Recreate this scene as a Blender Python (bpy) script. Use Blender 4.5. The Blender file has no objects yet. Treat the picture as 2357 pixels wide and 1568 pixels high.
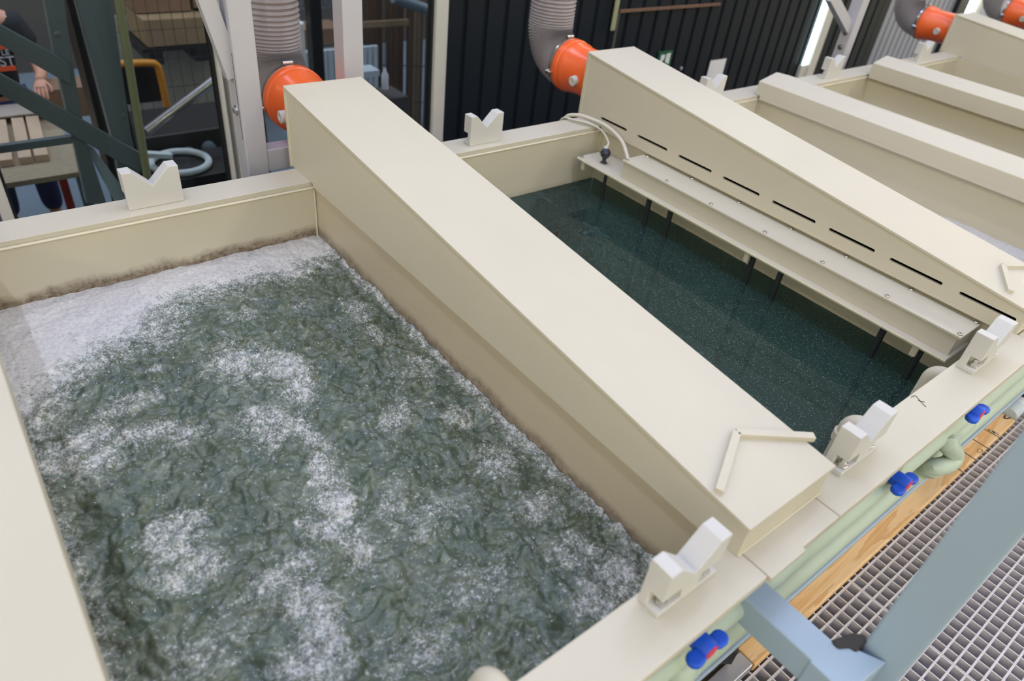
import bpy, bmesh, math, random
import numpy as np
from mathutils import Vector, Matrix, Euler

random.seed(7)
rng = np.random.default_rng(7)
scene = bpy.context.scene
COL = scene.collection

# ------------------------------------------------------------------ camera
# axes of the world written in the camera's frame (right, down, forward)
R = np.array([[0.7838429, -0.6123819, 0.1031445],
              [-0.3044406, -0.5237126, -0.7956263],
              [0.5412082, 0.5922108, -0.5969422]])
FPX = 1614.31
PP = (1178.5, 784.0)
EYE = Vector((0, 0, 1))

def at(px, py, axis, val):
    """the point where the sight line through a photo point meets the plane axis = val"""
    d = R.T @ np.array([(px - PP[0]) / FPX, (py - PP[1]) / FPX, 1.0])
    t = (val - EYE[axis]) / d[axis]
    return EYE + Vector(d) * float(t)

cam_d = bpy.data.cameras.new('camera')
cam = bpy.data.objects.new('camera', cam_d)
COL.objects.link(cam)
rt, dn, fw = Vector(R[0]), Vector(R[1]), Vector(R[2])
M = Matrix((( rt[0], -dn[0], -fw[0], EYE[0]),
            ( rt[1], -dn[1], -fw[1], EYE[1]),
            ( rt[2], -dn[2], -fw[2], EYE[2]),
            (0, 0, 0, 1)))
cam.matrix_world = M
cam_d.sensor_fit = 'HORIZONTAL'
cam_d.sensor_width = 36
cam_d.lens = FPX / 2357 * 36
cam_d.clip_start = 0.02
cam_d.dof.use_dof = True
cam_d.dof.focus_distance = 2.0
cam_d.dof.aperture_fstop = 2.4
scene.camera = cam

# ------------------------------------------------------------------ materials
def new_mat(name):
    m = bpy.data.materials.new(name)
    m.use_nodes = True
    nt = m.node_tree
    return m, nt, nt.nodes['Principled BSDF']

def N(nt, t, **kw):
    n = nt.nodes.new(t)
    for k, v in kw.items():
        if hasattr(n, k):
            setattr(n, k, v)
        else:
            n.inputs[k].default_value = v
    return n

def srgb(r, g, b):
    f = lambda c: (c / 255 / 12.92) if c / 255 <= 0.04045 else ((c / 255 + 0.055) / 1.055) ** 2.4
    return (f(r), f(g), f(b), 1)

def pmat(name, col, rough=0.5, metal=0.0, var=0.06, scale=14.0, bump=0.0, bscale=120.0, spec=0.5, stretch=None, alpha=None):
    m, nt, b = new_mat(name)
    L = nt.links
    tc = N(nt, 'ShaderNodeTexCoord')
    mp = N(nt, 'ShaderNodeMapping')
    if stretch:
        mp.inputs['Scale'].default_value = stretch
    L.new(tc.outputs['Object'], mp.inputs['Vector'])
    nz = N(nt, 'ShaderNodeTexNoise', Scale=scale, Detail=5.0, Roughness=0.6)
    L.new(mp.outputs['Vector'], nz.inputs['Vector'])
    mx = N(nt, 'ShaderNodeMixRGB', blend_type='MIX')
    mx.inputs['Color1'].default_value = tuple(min(1, c * (1 - var)) for c in col[:3]) + (1,)
    mx.inputs['Color2'].default_value = tuple(min(1, c * (1 + var)) for c in col[:3]) + (1,)
    L.new(nz.outputs['Fac'], mx.inputs['Fac'])
    L.new(mx.outputs['Color'], b.inputs['Base Color'])
    b.inputs['Roughness'].default_value = rough
    b.inputs['Metallic'].default_value = metal
    b.inputs['Specular IOR Level'].default_value = spec
    if alpha is not None:
        b.inputs['Alpha'].default_value = alpha
    if bump:
        nb = N(nt, 'ShaderNodeTexNoise', Scale=bscale, Detail=3.0)
        L.new(mp.outputs['Vector'], nb.inputs['Vector'])
        bp = N(nt, 'ShaderNodeBump', Strength=bump, Distance=0.002)
        L.new(nb.outputs['Fac'], bp.inputs['Height'])
        L.new(bp.outputs['Normal'], b.inputs['Normal'])
    return m

CREAM = (0.565, 0.528, 0.425)
M_pp = pmat('cream_polypropylene', CREAM, rough=0.42, var=0.035, scale=5.0, bump=0.05, bscale=160, spec=0.4)
M_bead = pmat('weld_bead_plastic', (0.66, 0.62, 0.47), rough=0.35, var=0.05, scale=60)
M_groove = pmat('seam_groove_plastic', (0.33, 0.28, 0.22), rough=0.6, scale=40)  # darker brown than the rim plates, fills the joints between them

def wall_mat(level=-.190, amount=1.0, thick=.07):
    """tank wall: cream plastic with the limescale and dirt line the bath has left"""
    m, nt, b = new_mat('tank_wall_plastic')
    L = nt.links
    geo = N(nt, 'ShaderNodeNewGeometry')
    sep = N(nt, 'ShaderNodeSeparateXYZ')
    L.new(geo.outputs['Position'], sep.inputs[0])
    nz = N(nt, 'ShaderNodeTexNoise', Scale=9.0, Detail=6.0, Roughness=0.65)
    L.new(geo.outputs['Position'], nz.inputs['Vector'])
    nf = N(nt, 'ShaderNodeTexNoise', Scale=60.0, Detail=4.0, Roughness=0.7)
    L.new(geo.outputs['Position'], nf.inputs['Vector'])
    # height of the top of the dirt line
    ma = N(nt, 'ShaderNodeMath', operation='MULTIPLY_ADD')
    L.new(nz.outputs['Fac'], ma.inputs[0]); ma.inputs[1].default_value = thick; ma.inputs[2].default_value = level
    d = N(nt, 'ShaderNodeMath', operation='SUBTRACT')
    L.new(ma.outputs[0], d.inputs[0]); L.new(sep.outputs['Z'], d.inputs[1])
    mr = N(nt, 'ShaderNodeMapRange')
    mr.inputs['From Min'].default_value = -0.006; mr.inputs['From Max'].default_value = 0.022
    L.new(d.outputs[0], mr.inputs['Value'])
    mk = N(nt, 'ShaderNodeMath', operation='MULTIPLY')
    r2 = N(nt, 'ShaderNodeMapRange'); r2.inputs['From Min'].default_value = 0.3; r2.inputs['From Max'].default_value = 0.62
    r2.inputs['To Min'].default_value = 0.45 * amount; r2.inputs['To Max'].default_value = amount
    L.new(nf.outputs['Fac'], r2.inputs['Value'])
    L.new(mr.outputs[0], mk.inputs[0]); L.new(r2.outputs[0], mk.inputs[1])
    mx = N(nt, 'ShaderNodeMixRGB')
    mx.inputs['Color1'].default_value = (0.56, 0.52, 0.40, 1)
    mx.inputs['Color2'].default_value = (0.14, 0.095, 0.06, 1)
    L.new(mk.outputs[0], mx.inputs['Fac'])
    L.new(mx.outputs['Color'], b.inputs['Base Color'])
    b.inputs['Roughness'].default_value = 0.38
    return m
M_wall = wall_mat()
M_wall_clean = wall_mat(-.238, .35, .05)
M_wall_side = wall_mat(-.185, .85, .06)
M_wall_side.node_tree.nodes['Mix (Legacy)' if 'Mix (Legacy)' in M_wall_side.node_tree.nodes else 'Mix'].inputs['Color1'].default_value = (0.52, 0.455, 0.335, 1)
M_grey_pp = pmat('light_grey_plastic', (0.58, 0.575, 0.545), rough=0.45, var=0.05, scale=9, bump=0.04)
M_steel = pmat('stainless_steel', (0.62, 0.60, 0.57), rough=0.25, metal=1.0, var=0.08)
M_paint_grey = pmat('blue_grey_paint', (0.34, 0.445, 0.545), rough=0.42, var=0.04, bump=0.04)
M_post_grey = pmat('pale_grey_coated_steel', (0.44, 0.44, 0.49), rough=0.4, var=0.03)
M_truss = pmat('slate_blue_paint', (0.135, 0.18, 0.22), rough=0.4, var=0.06)
M_olive = pmat('olive_paint', (0.29, 0.31, 0.185), rough=0.4)
M_orange = pmat('orange_pvc', (0.83, 0.135, 0.03), rough=0.24, var=0.06, scale=6)
M_pipe = pmat('pale_green_pp_pipe', (0.45, 0.545, 0.44), rough=0.4, var=0.04, scale=20)
M_valve_green = pmat('olive_green_valve_body', (0.40, 0.48, 0.27), rough=0.4)
M_blue = pmat('blue_handle_plastic', (0.003, 0.085, 0.62), rough=0.4, var=0.12, scale=40)
M_red = pmat('red_cap_plastic', (0.75, 0.045, 0.075), rough=0.4)
M_black = pmat('black_rubber', (0.018, 0.018, 0.02), rough=0.5)
M_rubber = pmat('dark_rubber_pad', (0.035, 0.031, 0.029), rough=0.7)
M_knob = pmat('dark_blue_bakelite', (0.025, 0.028, 0.045), rough=0.25)
M_rod = pmat('heater_rod_sheath', (0.02, 0.024, 0.028), rough=0.4, var=0.5, scale=60)
M_stir = pmat('dull_green_plastic', (.13, .17, .15), rough=.6)
M_cable = pmat('white_cable_pvc', (0.62, 0.59, 0.50), rough=0.4)
M_galv = pmat('galvanised_grating_steel', (0.64, 0.60, 0.60), rough=0.45, metal=0.1, var=0.12, scale=25)
M_alu = pmat('brushed_aluminium', (0.55, 0.54, 0.56), rough=0.33, metal=0.6, var=0.06, stretch=(1, 12, 12))
M_ink = pmat('black_marker_ink', (0.03, 0.025, 0.028), rough=0.8)
M_white = pmat('white_plastic', (0.70, 0.72, 0.74), rough=0.45)
M_frame = pmat('cream_window_frame_paint', (0.55, 0.54, 0.50), rough=0.45)
M_gasket = pmat('black_gasket', (0.012, 0.013, 0.015), rough=0.5)
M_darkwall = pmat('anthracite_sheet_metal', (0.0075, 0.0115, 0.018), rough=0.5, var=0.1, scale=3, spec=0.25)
M_pale_lit = pmat('pale_lit_wall_sheet', (0.27, 0.29, 0.36), rough=0.4, metal=0.1)  # paler than the dark ribbed wall: window light put into the colour
M_paper = pmat('white_paper', (0.74, 0.74, 0.76), rough=0.8)
M_rust = pmat('rusty_ledge', (0.15, 0.085, 0.055), rough=0.8, var=0.6, scale=40)
M_green = pmat('exit_sign_green', (0.003, 0.09, 0.042), rough=0.4)
M_card = pmat('brown_cardboard', (0.23, 0.14, 0.09), rough=0.8, var=0.12)
M_board = pmat('pale_planed_board', (0.60, 0.455, 0.33), rough=0.6, var=0.12, scale=8, stretch=(8, 1, 8))
M_osb = pmat('chipboard_top', (0.36, 0.30, 0.21), rough=0.7, var=0.3, scale=30)
M_sheet = pmat('pale_card_sheet', (0.50, 0.44, 0.38), rough=0.7)
M_skin = pmat('skin', (0.60, 0.31, 0.22), rough=0.5, var=0.08, scale=30)
M_shirt = pmat('black_cotton', (0.012, 0.015, 0.022), rough=0.85)
M_trousers = pmat('navy_work_trousers', (0.014, 0.03, 0.115), rough=0.85, var=0.3, scale=12)
M_hair = pmat('brown_hair', (0.05, 0.03, 0.02), rough=0.6)
M_print_o = pmat('orange_shirt_print', (0.72, 0.10, 0.03), rough=0.8)
M_print_w = pmat('white_shirt_print', (0.52, 0.55, 0.58), rough=0.8)
M_yellow = pmat('amber_yellow_paint', (0.50, 0.20, 0.015), rough=0.45)
M_brownslat = pmat('red_brown_board', (0.13, 0.068, 0.04), rough=0.7, var=0.3, scale=4, stretch=(1, 1, .3))
M_tanslat = pmat('tan_board', (0.27, 0.19, 0.11), rough=0.7, var=0.2, scale=4)
M_crate = pmat('pale_blue_white_crate', (0.50, 0.58, 0.62), rough=0.6)
M_wire = pmat('dark_green_wire', (0.03, 0.045, 0.045), rough=0.5)
M_floor = pmat('sealed_concrete_floor', (0.20, 0.26, 0.32), rough=0.45, var=0.15, scale=2.5)
M_fardark = pmat('far_hall_wall', (0.07, 0.065, 0.065), rough=0.8, var=0.3, scale=1.2)
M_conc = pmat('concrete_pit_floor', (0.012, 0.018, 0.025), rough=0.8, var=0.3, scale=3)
M_redpaint = pmat('red_paint', (0.36, 0.03, 0.02), rough=0.5)

def wood_mat():
    m, nt, b = new_mat('pine_timber')
    L = nt.links
    tc = N(nt, 'ShaderNodeTexCoord')
    mp = N(nt, 'ShaderNodeMapping'); mp.inputs['Scale'].default_value = (.9, 11, 11)
    L.new(tc.outputs['Object'], mp.inputs['Vector'])
    nz = N(nt, 'ShaderNodeTexNoise', Scale=1.6, Detail=4.0, Roughness=0.55, Distortion=0.9)
    L.new(mp.outputs['Vector'], nz.inputs['Vector'])
    ml = N(nt, 'ShaderNodeMath', operation='MULTIPLY'); ml.inputs[1].default_value = 4.5
    L.new(nz.outputs['Fac'], ml.inputs[0])
    fr = N(nt, 'ShaderNodeMath', operation='FRACT'); L.new(ml.outputs[0], fr.inputs[0])
    rp = N(nt, 'ShaderNodeValToRGB')
    e = rp.color_ramp.elements
    e[0].position = 0; e[0].color = (0.66, 0.38, 0.15, 1)
    e[1].position = 1; e[1].color = (0.66, 0.37, 0.14, 1)
    k = rp.color_ramp.elements.new(0.12); k.color = (0.80, 0.56, 0.30, 1)
    k = rp.color_ramp.elements.new(0.6); k.color = (0.75, 0.48, 0.215, 1)
    L.new(fr.outputs[0], rp.inputs['Fac'])
    L.new(rp.outputs['Color'], b.inputs['Base Color'])
    b.inputs['Roughness'].default_value = 0.55
    return m
M_wood = wood_mat()
M_endgrain = pmat('pine_end_grain', (0.36, 0.19, 0.075), rough=0.8, var=0.45, scale=70, stretch=(1, 1, 3))

def hose_mat():
    m, nt, b = new_mat('smoky_hose_plastic')
    L = nt.links
    nz = N(nt, 'ShaderNodeTexNoise', Scale=6.0, Detail=3.0)
    mx = N(nt, 'ShaderNodeMixRGB')
    mx.inputs['Color1'].default_value = (0.30, 0.27, 0.285, 1)
    mx.inputs['Color2'].default_value = (0.41, 0.39, 0.415, 1)
    L.new(nz.outputs['Fac'], mx.inputs['Fac'])
    L.new(mx.outputs['Color'], b.inputs['Base Color'])
    b.inputs['Roughness'].default_value = 0.3
    tr = N(nt, 'ShaderNodeBsdfTransparent'); tr.inputs['Color'].default_value = (0.85, 0.82, 0.82, 1)
    ms = N(nt, 'ShaderNodeMixShader'); ms.inputs[0].default_value = 0.72
    out = nt.nodes['Material Output']
    L.new(tr.outputs[0], ms.inputs[1]); L.new(b.outputs[0], ms.inputs[2]); L.new(ms.outputs[0], out.inputs['Surface'])
    return m
M_hose = hose_mat()

def glass_mat():
    m = bpy.data.materials.new('window_glass'); m.use_nodes = True
    nt = m.node_tree; L = nt.links
    nt.nodes.remove(nt.nodes['Principled BSDF'])
    tr = N(nt, 'ShaderNodeBsdfTransparent'); tr.inputs['Color'].default_value = (0.88, 0.91, 0.91, 1)
    gl = N(nt, 'ShaderNodeBsdfGlossy'); gl.inputs['Roughness'].default_value = 0.02
    fr = N(nt, 'ShaderNodeFresnel'); fr.inputs['IOR'].default_value = 1.45
    nz = N(nt, 'ShaderNodeTexNoise', Scale=0.6)
    bp = N(nt, 'ShaderNodeBump', Strength=0.03); L.new(nz.outputs['Fac'], bp.inputs['Height']); L.new(bp.outputs['Normal'], gl.inputs['Normal'])
    ms = N(nt, 'ShaderNodeMixShader')
    L.new(fr.outputs[0], ms.inputs[0]); L.new(tr.outputs[0], ms.inputs[1]); L.new(gl.outputs[0], ms.inputs[2])
    L.new(ms.outputs[0], nt.nodes['Material Output'].inputs['Surface'])
    return m
M_glass = glass_mat()

def lit_mat(name, col, strength):
    m, nt, b = new_mat(name)
    nz = N(nt, 'ShaderNodeTexNoise', Scale=2.0)
    mx = N(nt, 'ShaderNodeMixRGB'); mx.inputs['Color1'].default_value = col; mx.inputs['Color2'].default_value = tuple(c * .9 for c in col[:3]) + (1,)
    nt.links.new(nz.outputs['Fac'], mx.inputs['Fac'])
    nt.links.new(mx.outputs['Color'], b.inputs['Emission Color'])
    b.inputs['Base Color'].default_value = (0.8, 0.8, 0.8, 1)
    b.inputs['Emission Strength'].default_value = strength
    return m
M_daylight = lit_mat('daylit_pane', (0.75, 1.0, 1.0, 1), 4.0)
M_greenlamp = lit_mat('green_lamp', (0.1, 1.0, 0.35, 1), 3.0)

def foam_water_mat():
    m, nt, b = new_mat('foaming_green_water')
    L = nt.links
    tc = N(nt, 'ShaderNodeTexCoord')
    at_ = N(nt, 'ShaderNodeAttribute', attribute_name='foam')
    n1 = N(nt, 'ShaderNodeTexNoise', Scale=34.0, Detail=8.0, Roughness=0.72, Distortion=0.6)
    n2 = N(nt, 'ShaderNodeTexNoise', Scale=9.0, Detail=4.0, Roughness=0.6, Distortion=1.2)
    v1 = N(nt, 'ShaderNodeTexVoronoi', Scale=190.0)
    v2 = N(nt, 'ShaderNodeTexVoronoi', Scale=85.0)
    for n in (n1, n2, v1, v2):
        L.new(tc.outputs['Object'], n.inputs['Vector'])
    def math_(op, a, c, d=None):
        k = N(nt, 'ShaderNodeMath', operation=op)
        for i, s in enumerate((a, c, d)):
            if s is None: continue
            if isinstance(s, (int, float)): k.inputs[i].default_value = s
            else: L.new(s, k.inputs[i])
        return k.outputs[0]
    n3 = N(nt, 'ShaderNodeTexNoise', Scale=17.0, Detail=7.0, Roughness=0.62, Distortion=2.2)
    n4 = N(nt, 'ShaderNodeTexNoise', Scale=110.0, Detail=4.0, Roughness=0.7)
    for n in (n3, n4): L.new(tc.outputs['Object'], n.inputs['Vector'])
    def step(v, lo, hi):
        k = N(nt, 'ShaderNodeMapRange', interpolation_type='SMOOTHSTEP'); k.inputs['From Min'].default_value = lo; k.inputs['From Max'].default_value = hi
        L.new(v, k.inputs['Value']); return k.outputs[0]
    def mixc(fac, c1, c2):
        k = N(nt, 'ShaderNodeMixRGB'); L.new(fac, k.inputs['Fac'])
        for nm, c in (('Color1', c1), ('Color2', c2)):
            if isinstance(c, tuple): k.inputs[nm].default_value = c
            else: L.new(c, k.inputs[nm])
        return k.outputs['Color']
    # clear water -> water clouded by fine air -> foam
    hue = mixc(step(n2.outputs['Fac'], .35, .65), (0.054, 0.086, 0.062, 1), (0.074, 0.098, 0.058, 1))
    air = math_('MULTIPLY_ADD', at_.outputs['Fac'], .30, math_('MULTIPLY_ADD', n4.outputs['Fac'], .25, math_('ADD', n3.outputs['Fac'], -.12)))
    cloud = step(air, .42, .92)
    base = mixc(cloud, hue, (0.25, 0.285, 0.22, 1))
    cell = math_('MULTIPLY_ADD', v1.outputs['Distance'], .75, math_('MULTIPLY', v2.outputs['Distance'], .45))
    f = math_('MULTIPLY_ADD', n1.outputs['Fac'], 1.15, math_('MULTIPLY_ADD', n3.outputs['Fac'], .55, math_('ADD', at_.outputs['Fac'], -.86)))
    f = math_('ADD', f, math_('ADD', cell, -.44))
    f = math_('MULTIPLY_ADD', n4.outputs['Fac'], .35, math_('ADD', f, -.175))
    foam = step(f, .34, 1.10)
    white = mixc(step(n4.outputs['Fac'], .3, .6), (0.46, 0.465, 0.45, 1), (0.635, 0.62, 0.60, 1))
    col = mixc(foam, base, white)
    L.new(col, b.inputs['Base Color'])
    rr = N(nt, 'ShaderNodeMapRange'); rr.inputs['To Min'].default_value = 0.04; rr.inputs['To Max'].default_value = 0.5
    L.new(foam, rr.inputs['Value']); L.new(rr.outputs[0], b.inputs['Roughness'])
    b.inputs['IOR'].default_value = 1.5
    b.inputs['Specular IOR Level'].default_value = .62
    # bubbles and ripples too small for the mesh
    h = math_('MULTIPLY_ADD', v1.outputs['Distance'], -0.55, math_('MULTIPLY', n1.outputs['Fac'], 1.3))
    h = math_('MULTIPLY_ADD', v2.outputs['Distance'], -0.7, h)
    bp = N(nt, 'ShaderNodeBump', Strength=0.28, Distance=0.005)
    L.new(h, bp.inputs['Height']); L.new(bp.outputs['Normal'], b.inputs['Normal'])
    return m
M_foam = foam_water_mat()

def still_water_mat():
    m = bpy.data.materials.new('still_teal_water'); m.use_nodes = True
    nt = m.node_tree; L = nt.links
    nt.nodes.remove(nt.nodes['Principled BSDF'])
    out = nt.nodes['Material Output']
    tc = N(nt, 'ShaderNodeTexCoord')
    tr = N(nt, 'ShaderNodeBsdfTransparent'); tr.inputs['Color'].default_value = (0.90, 0.96, 0.95, 1)
    df = N(nt, 'ShaderNodeBsdfDiffuse'); df.inputs['Color'].default_value = (0.075, 0.155, 0.128, 1)
    # fine suspended particles and micro bubbles
    vo = N(nt, 'ShaderNodeTexVoronoi', Scale=330.0)
    nz = N(nt, 'ShaderNodeTexNoise', Scale=5.0, Detail=4.0)
    L.new(tc.outputs['Object'], vo.inputs['Vector']); L.new(tc.outputs['Object'], nz.inputs['Vector'])
    lt = N(nt, 'ShaderNodeMapRange'); lt.inputs['From Min'].default_value = 0.42; lt.inputs['From Max'].default_value = 0.2
    L.new(vo.outputs['Distance'], lt.inputs['Value'])
    spk = N(nt, 'ShaderNodeMath', operation='MULTIPLY'); L.new(lt.outputs[0], spk.inputs[0])
    gate = N(nt, 'ShaderNodeMapRange'); gate.inputs['From Min'].default_value = 0.55; gate.inputs['From Max'].default_value = 1.0
    L.new(vo.outputs['Color'], gate.inputs['Value']); L.new(gate.outputs[0], spk.inputs[1])
    dw = N(nt, 'ShaderNodeBsdfDiffuse'); dw.inputs['Color'].default_value = (0.36, 0.46, 0.44, 1)
    m1 = N(nt, 'ShaderNodeMixShader')
    mr = N(nt, 'ShaderNodeMapRange'); mr.inputs['To Min'].default_value = 0.14; mr.inputs['To Max'].default_value = 0.24
    L.new(nz.outputs['Fac'], mr.inputs['Value']); L.new(mr.outputs[0], m1.inputs[0])
    L.new(tr.outputs[0], m1.inputs[1]); L.new(df.outputs[0], m1.inputs[2])
    m2 = N(nt, 'ShaderNodeMixShader')
    sc = N(nt, 'ShaderNodeMath', operation='MULTIPLY'); sc.inputs[1].default_value = 0.9; L.new(spk.outputs[0], sc.inputs[0])
    L.new(sc.outputs[0], m2.inputs[0]); L.new(m1.outputs[0], m2.inputs[1]); L.new(dw.outputs[0], m2.inputs[2])
    gl = N(nt, 'ShaderNodeBsdfGlossy'); gl.inputs['Roughness'].default_value = 0.03
    fr = N(nt, 'ShaderNodeFresnel'); fr.inputs['IOR'].default_value = 1.33
    n3 = N(nt, 'ShaderNodeTexNoise', Scale=14.0, Detail=2.0); L.new(tc.outputs['Object'], n3.inputs['Vector'])
    bp = N(nt, 'ShaderNodeBump', Strength=0.08, Distance=0.004); L.new(n3.outputs['Fac'], bp.inputs['Height'])
    L.new(bp.outputs['Normal'], gl.inputs['Normal']); L.new(bp.outputs['Normal'], fr.inputs['Normal'])
    m3 = N(nt, 'ShaderNodeMixShader')
    L.new(fr.outputs[0], m3.inputs[0]); L.new(m2.outputs[0], m3.inputs[1]); L.new(gl.outputs[0], m3.inputs[2])
    L.new(m3.outputs[0], out.inputs['Surface'])
    va = N(nt, 'ShaderNodeVolumeAbsorption'); va.inputs['Color'].default_value = (0.24, 0.68, 0.60, 1); va.inputs['Density'].default_value = .75
    L.new(va.outputs[0], out.inputs['Volume'])
    return m
M_still = still_water_mat()

def bubble_mat():
    m = bpy.data.materials.new('bubble_film'); m.use_nodes = True
    nt = m.node_tree; L = nt.links
    nt.nodes.remove(nt.nodes['Principled BSDF'])
    tr = N(nt, 'ShaderNodeBsdfTransparent'); tr.inputs['Color'].default_value = (0.9, 0.93, 0.92, 1)
    gl = N(nt, 'ShaderNodeBsdfGlossy'); gl.inputs['Roughness'].default_value = 0.03
    lw = N(nt, 'ShaderNodeLayerWeight'); lw.inputs['Blend'].default_value = 0.32
    nz = N(nt, 'ShaderNodeTexNoise', Scale=90.0)
    bp = N(nt, 'ShaderNodeBump', Strength=0.05); L.new(nz.outputs['Fac'], bp.inputs['Height']); L.new(bp.outputs['Normal'], gl.inputs['Normal'])
    df = N(nt, 'ShaderNodeBsdfDiffuse'); df.inputs['Color'].default_value = (.72, .74, .73, 1)
    pw = N(nt, 'ShaderNodeMath', operation='POWER'); pw.inputs[1].default_value = 3.0; L.new(lw.outputs['Facing'], pw.inputs[0])
    m0 = N(nt, 'ShaderNodeMixShader'); L.new(pw.outputs[0], m0.inputs[0]); L.new(tr.outputs[0], m0.inputs[1]); L.new(df.outputs[0], m0.inputs[2])
    ms = N(nt, 'ShaderNodeMixShader'); ms.inputs[0].default_value = .14
    L.new(m0.outputs[0], ms.inputs[1]); L.new(gl.outputs[0], ms.inputs[2])
    L.new(ms.outputs[0], nt.nodes['Material Output'].inputs['Surface'])
    return m
M_bubble = bubble_mat()

# ------------------------------------------------------------------ objects
def thing(name, label, cat, loc=(0, 0, 0), group=None):
    o = bpy.data.objects.new(name, None)
    o.empty_display_size = 0.05
    COL.objects.link(o)
    o.location = loc
    tag(o, label, cat, group)
    return o

def tag(o, label=None, cat=None, group=None, kind=None):
    if label: o['label'] = label
    if cat: o['category'] = cat
    if group: o['group'] = group
    if kind: o['kind'] = kind
    return o

def origin(o):
    p = Vector((0, 0, 0))
    while o is not None:
        p += Vector(o.location); o = o.parent
    return p

class MB:
    """collects shapes and links them as ONE mesh object"""
    def __init__(self):
        self.bm = bmesh.new()
        self.mats = []
        self.mi = 0
    def mat(self, m):
        if m not in self.mats: self.mats.append(m)
        self.mi = self.mats.index(m); return self
    def _face(self, vs):
        try:
            f = self.bm.faces.new(vs); f.material_index = self.mi; return f
        except ValueError:
            return None
    def box(self, a, b, m=None):
        x0, y0, z0 = (min(a[i], b[i]) for i in range(3)); x1, y1, z1 = (max(a[i], b[i]) for i in range(3))
        v = [Vector(p) for p in ((x0, y0, z0), (x1, y0, z0), (x1, y1, z0), (x0, y1, z0), (x0, y0, z1), (x1, y0, z1), (x1, y1, z1), (x0, y1, z1))]
        if m is not None: v = [m @ p for p in v]
        v = [self.bm.verts.new(p) for p in v]
        for q in ((3, 2, 1, 0), (4, 5, 6, 7), (0, 1, 5, 4), (1, 2, 6, 5), (2, 3, 7, 6), (3, 0, 4, 7)):
            self._face([v[i] for i in q])
        return self
    def hexa(self, pts):
        """eight points, bottom four then top four, counter-clockwise from above"""
        v = [self.bm.verts.new(Vector(p)) for p in pts]
        for q in ((3, 2, 1, 0), (4, 5, 6, 7), (0, 1, 5, 4), (1, 2, 6, 5), (2, 3, 7, 6), (3, 0, 4, 7)):
            self._face([v[i] for i in q])
        return self
    def bar(self, p, q, w, d, up=(0, 0, 1)):
        """square-section bar from p to q; w across, d along the up side"""
        p, q = Vector(p), Vector(q)
        t = (q - p).normalized(); s = t.cross(Vector(up))
        if s.length < 1e-4: s = t.cross(Vector((0, 1, 0)))
        s.normalize(); u = s.cross(t).normalized()
        pts = []
        for c in (p, q):
            pts += [c - s * w / 2 - u * d / 2, c + s * w / 2 - u * d / 2, c + s * w / 2 + u * d / 2, c - s * w / 2 + u * d / 2]
        v = [self.bm.verts.new(x) for x in pts]
        for k in ((3, 2, 1, 0), (4, 5, 6, 7), (0, 1, 5, 4), (1, 2, 6, 5), (2, 3, 7, 6), (3, 0, 4, 7)):
            self._face([v[i] for i in k])
        return self
    def prism(self, prof, axis, a, b):
        """2-D outline extruded along an axis; prof in the two other axes, in order"""
        def P(u, w, c):
            return {0: (c, u, w), 1: (u, c, w), 2: (u, w, c)}[axis]
        A = [self.bm.verts.new(P(u, w, a)) for u, w in prof]
        B = [self.bm.verts.new(P(u, w, b)) for u, w in prof]
        n = len(prof)
        self._face(A[::-1]); self._face(B)
        for i in range(n):
            self._face([A[i], A[(i + 1) % n], B[(i + 1) % n], B[i]])
        return self
    def tube(self, path, r, seg=16, caps=True, closed=False):
        path = [Vector(p) for p in path]
        n = len(path)
        rs = r if isinstance(r, (list, tuple)) else [r] * n
        t0 = (path[1] - path[0]).normalized()
        nrm = t0.orthogonal().normalized()
        rings = []
        for i, p in enumerate(path):
            if closed: t = path[(i + 1) % n] - path[i - 1]
            elif i == 0: t = path[1] - path[0]
            elif i == n - 1: t = path[-1] - path[-2]
            else: t = (path[i + 1] - p).normalized() + (p - path[i - 1]).normalized()
            t = t.normalized()
            nrm = (nrm - t * nrm.dot(t)).normalized()
            bn = t.cross(nrm)
            rings.append([self.bm.verts.new(p + (nrm * math.cos(2 * math.pi * k / seg) + bn * math.sin(2 * math.pi * k / seg)) * rs[i]) for k in range(seg)])
        for i in range(n if closed else n - 1):
            A, B = rings[i], rings[(i + 1) % n]
            for k in range(seg):
                self._face([A[k], A[(k + 1) % seg], B[(k + 1) % seg], B[k]])
        if caps and not closed:
            self._face(rings[0][::-1]); self._face(rings[-1])
        return self
    def cyl(self, p, q, r, seg=20, r2=None):
        return self.tube([p, q], [r, r if r2 is None else r2], seg)
    def lathe(self, prof, base, axis, seg=32):
        """prof: (radius, distance along axis)"""
        base, ax = Vector(base), Vector(axis).normalized()
        u = ax.orthogonal().normalized(); w = ax.cross(u)
        rings = []
        for r, h in prof:
            if r < 1e-6: rings.append([self.bm.verts.new(base + ax * h)])
            else: rings.append([self.bm.verts.new(base + ax * h + (u * math.cos(2 * math.pi * k / seg) + w * math.sin(2 * math.pi * k / seg)) * r) for k in range(seg)])
        for A, B in zip(rings, rings[1:]):
            for k in range(seg):
                a0, a1 = A[k % len(A)], A[(k + 1) % len(A)]; b0, b1 = B[k % len(B)], B[(k + 1) % len(B)]
                vs = []
                for x in (a0, a1, b1, b0):
                    if x not in vs: vs.append(x)
                if len(vs) > 2: self._face(vs)
        if len(rings[0]) > 1: self._face(rings[0][::-1])
        if len(rings[-1]) > 1: self._face(rings[-1])
        return self
    def ball(self, c, r, seg=20, sc=(1, 1, 1)):
        m = Matrix.Translation(Vector(c)) @ Matrix.Diagonal((r * sc[0], r * sc[1], r * sc[2], 1))
        bmesh.ops.create_uvsphere(self.bm, u_segments=seg, v_segments=max(6, seg // 2), radius=1, matrix=m)
        return self
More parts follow.
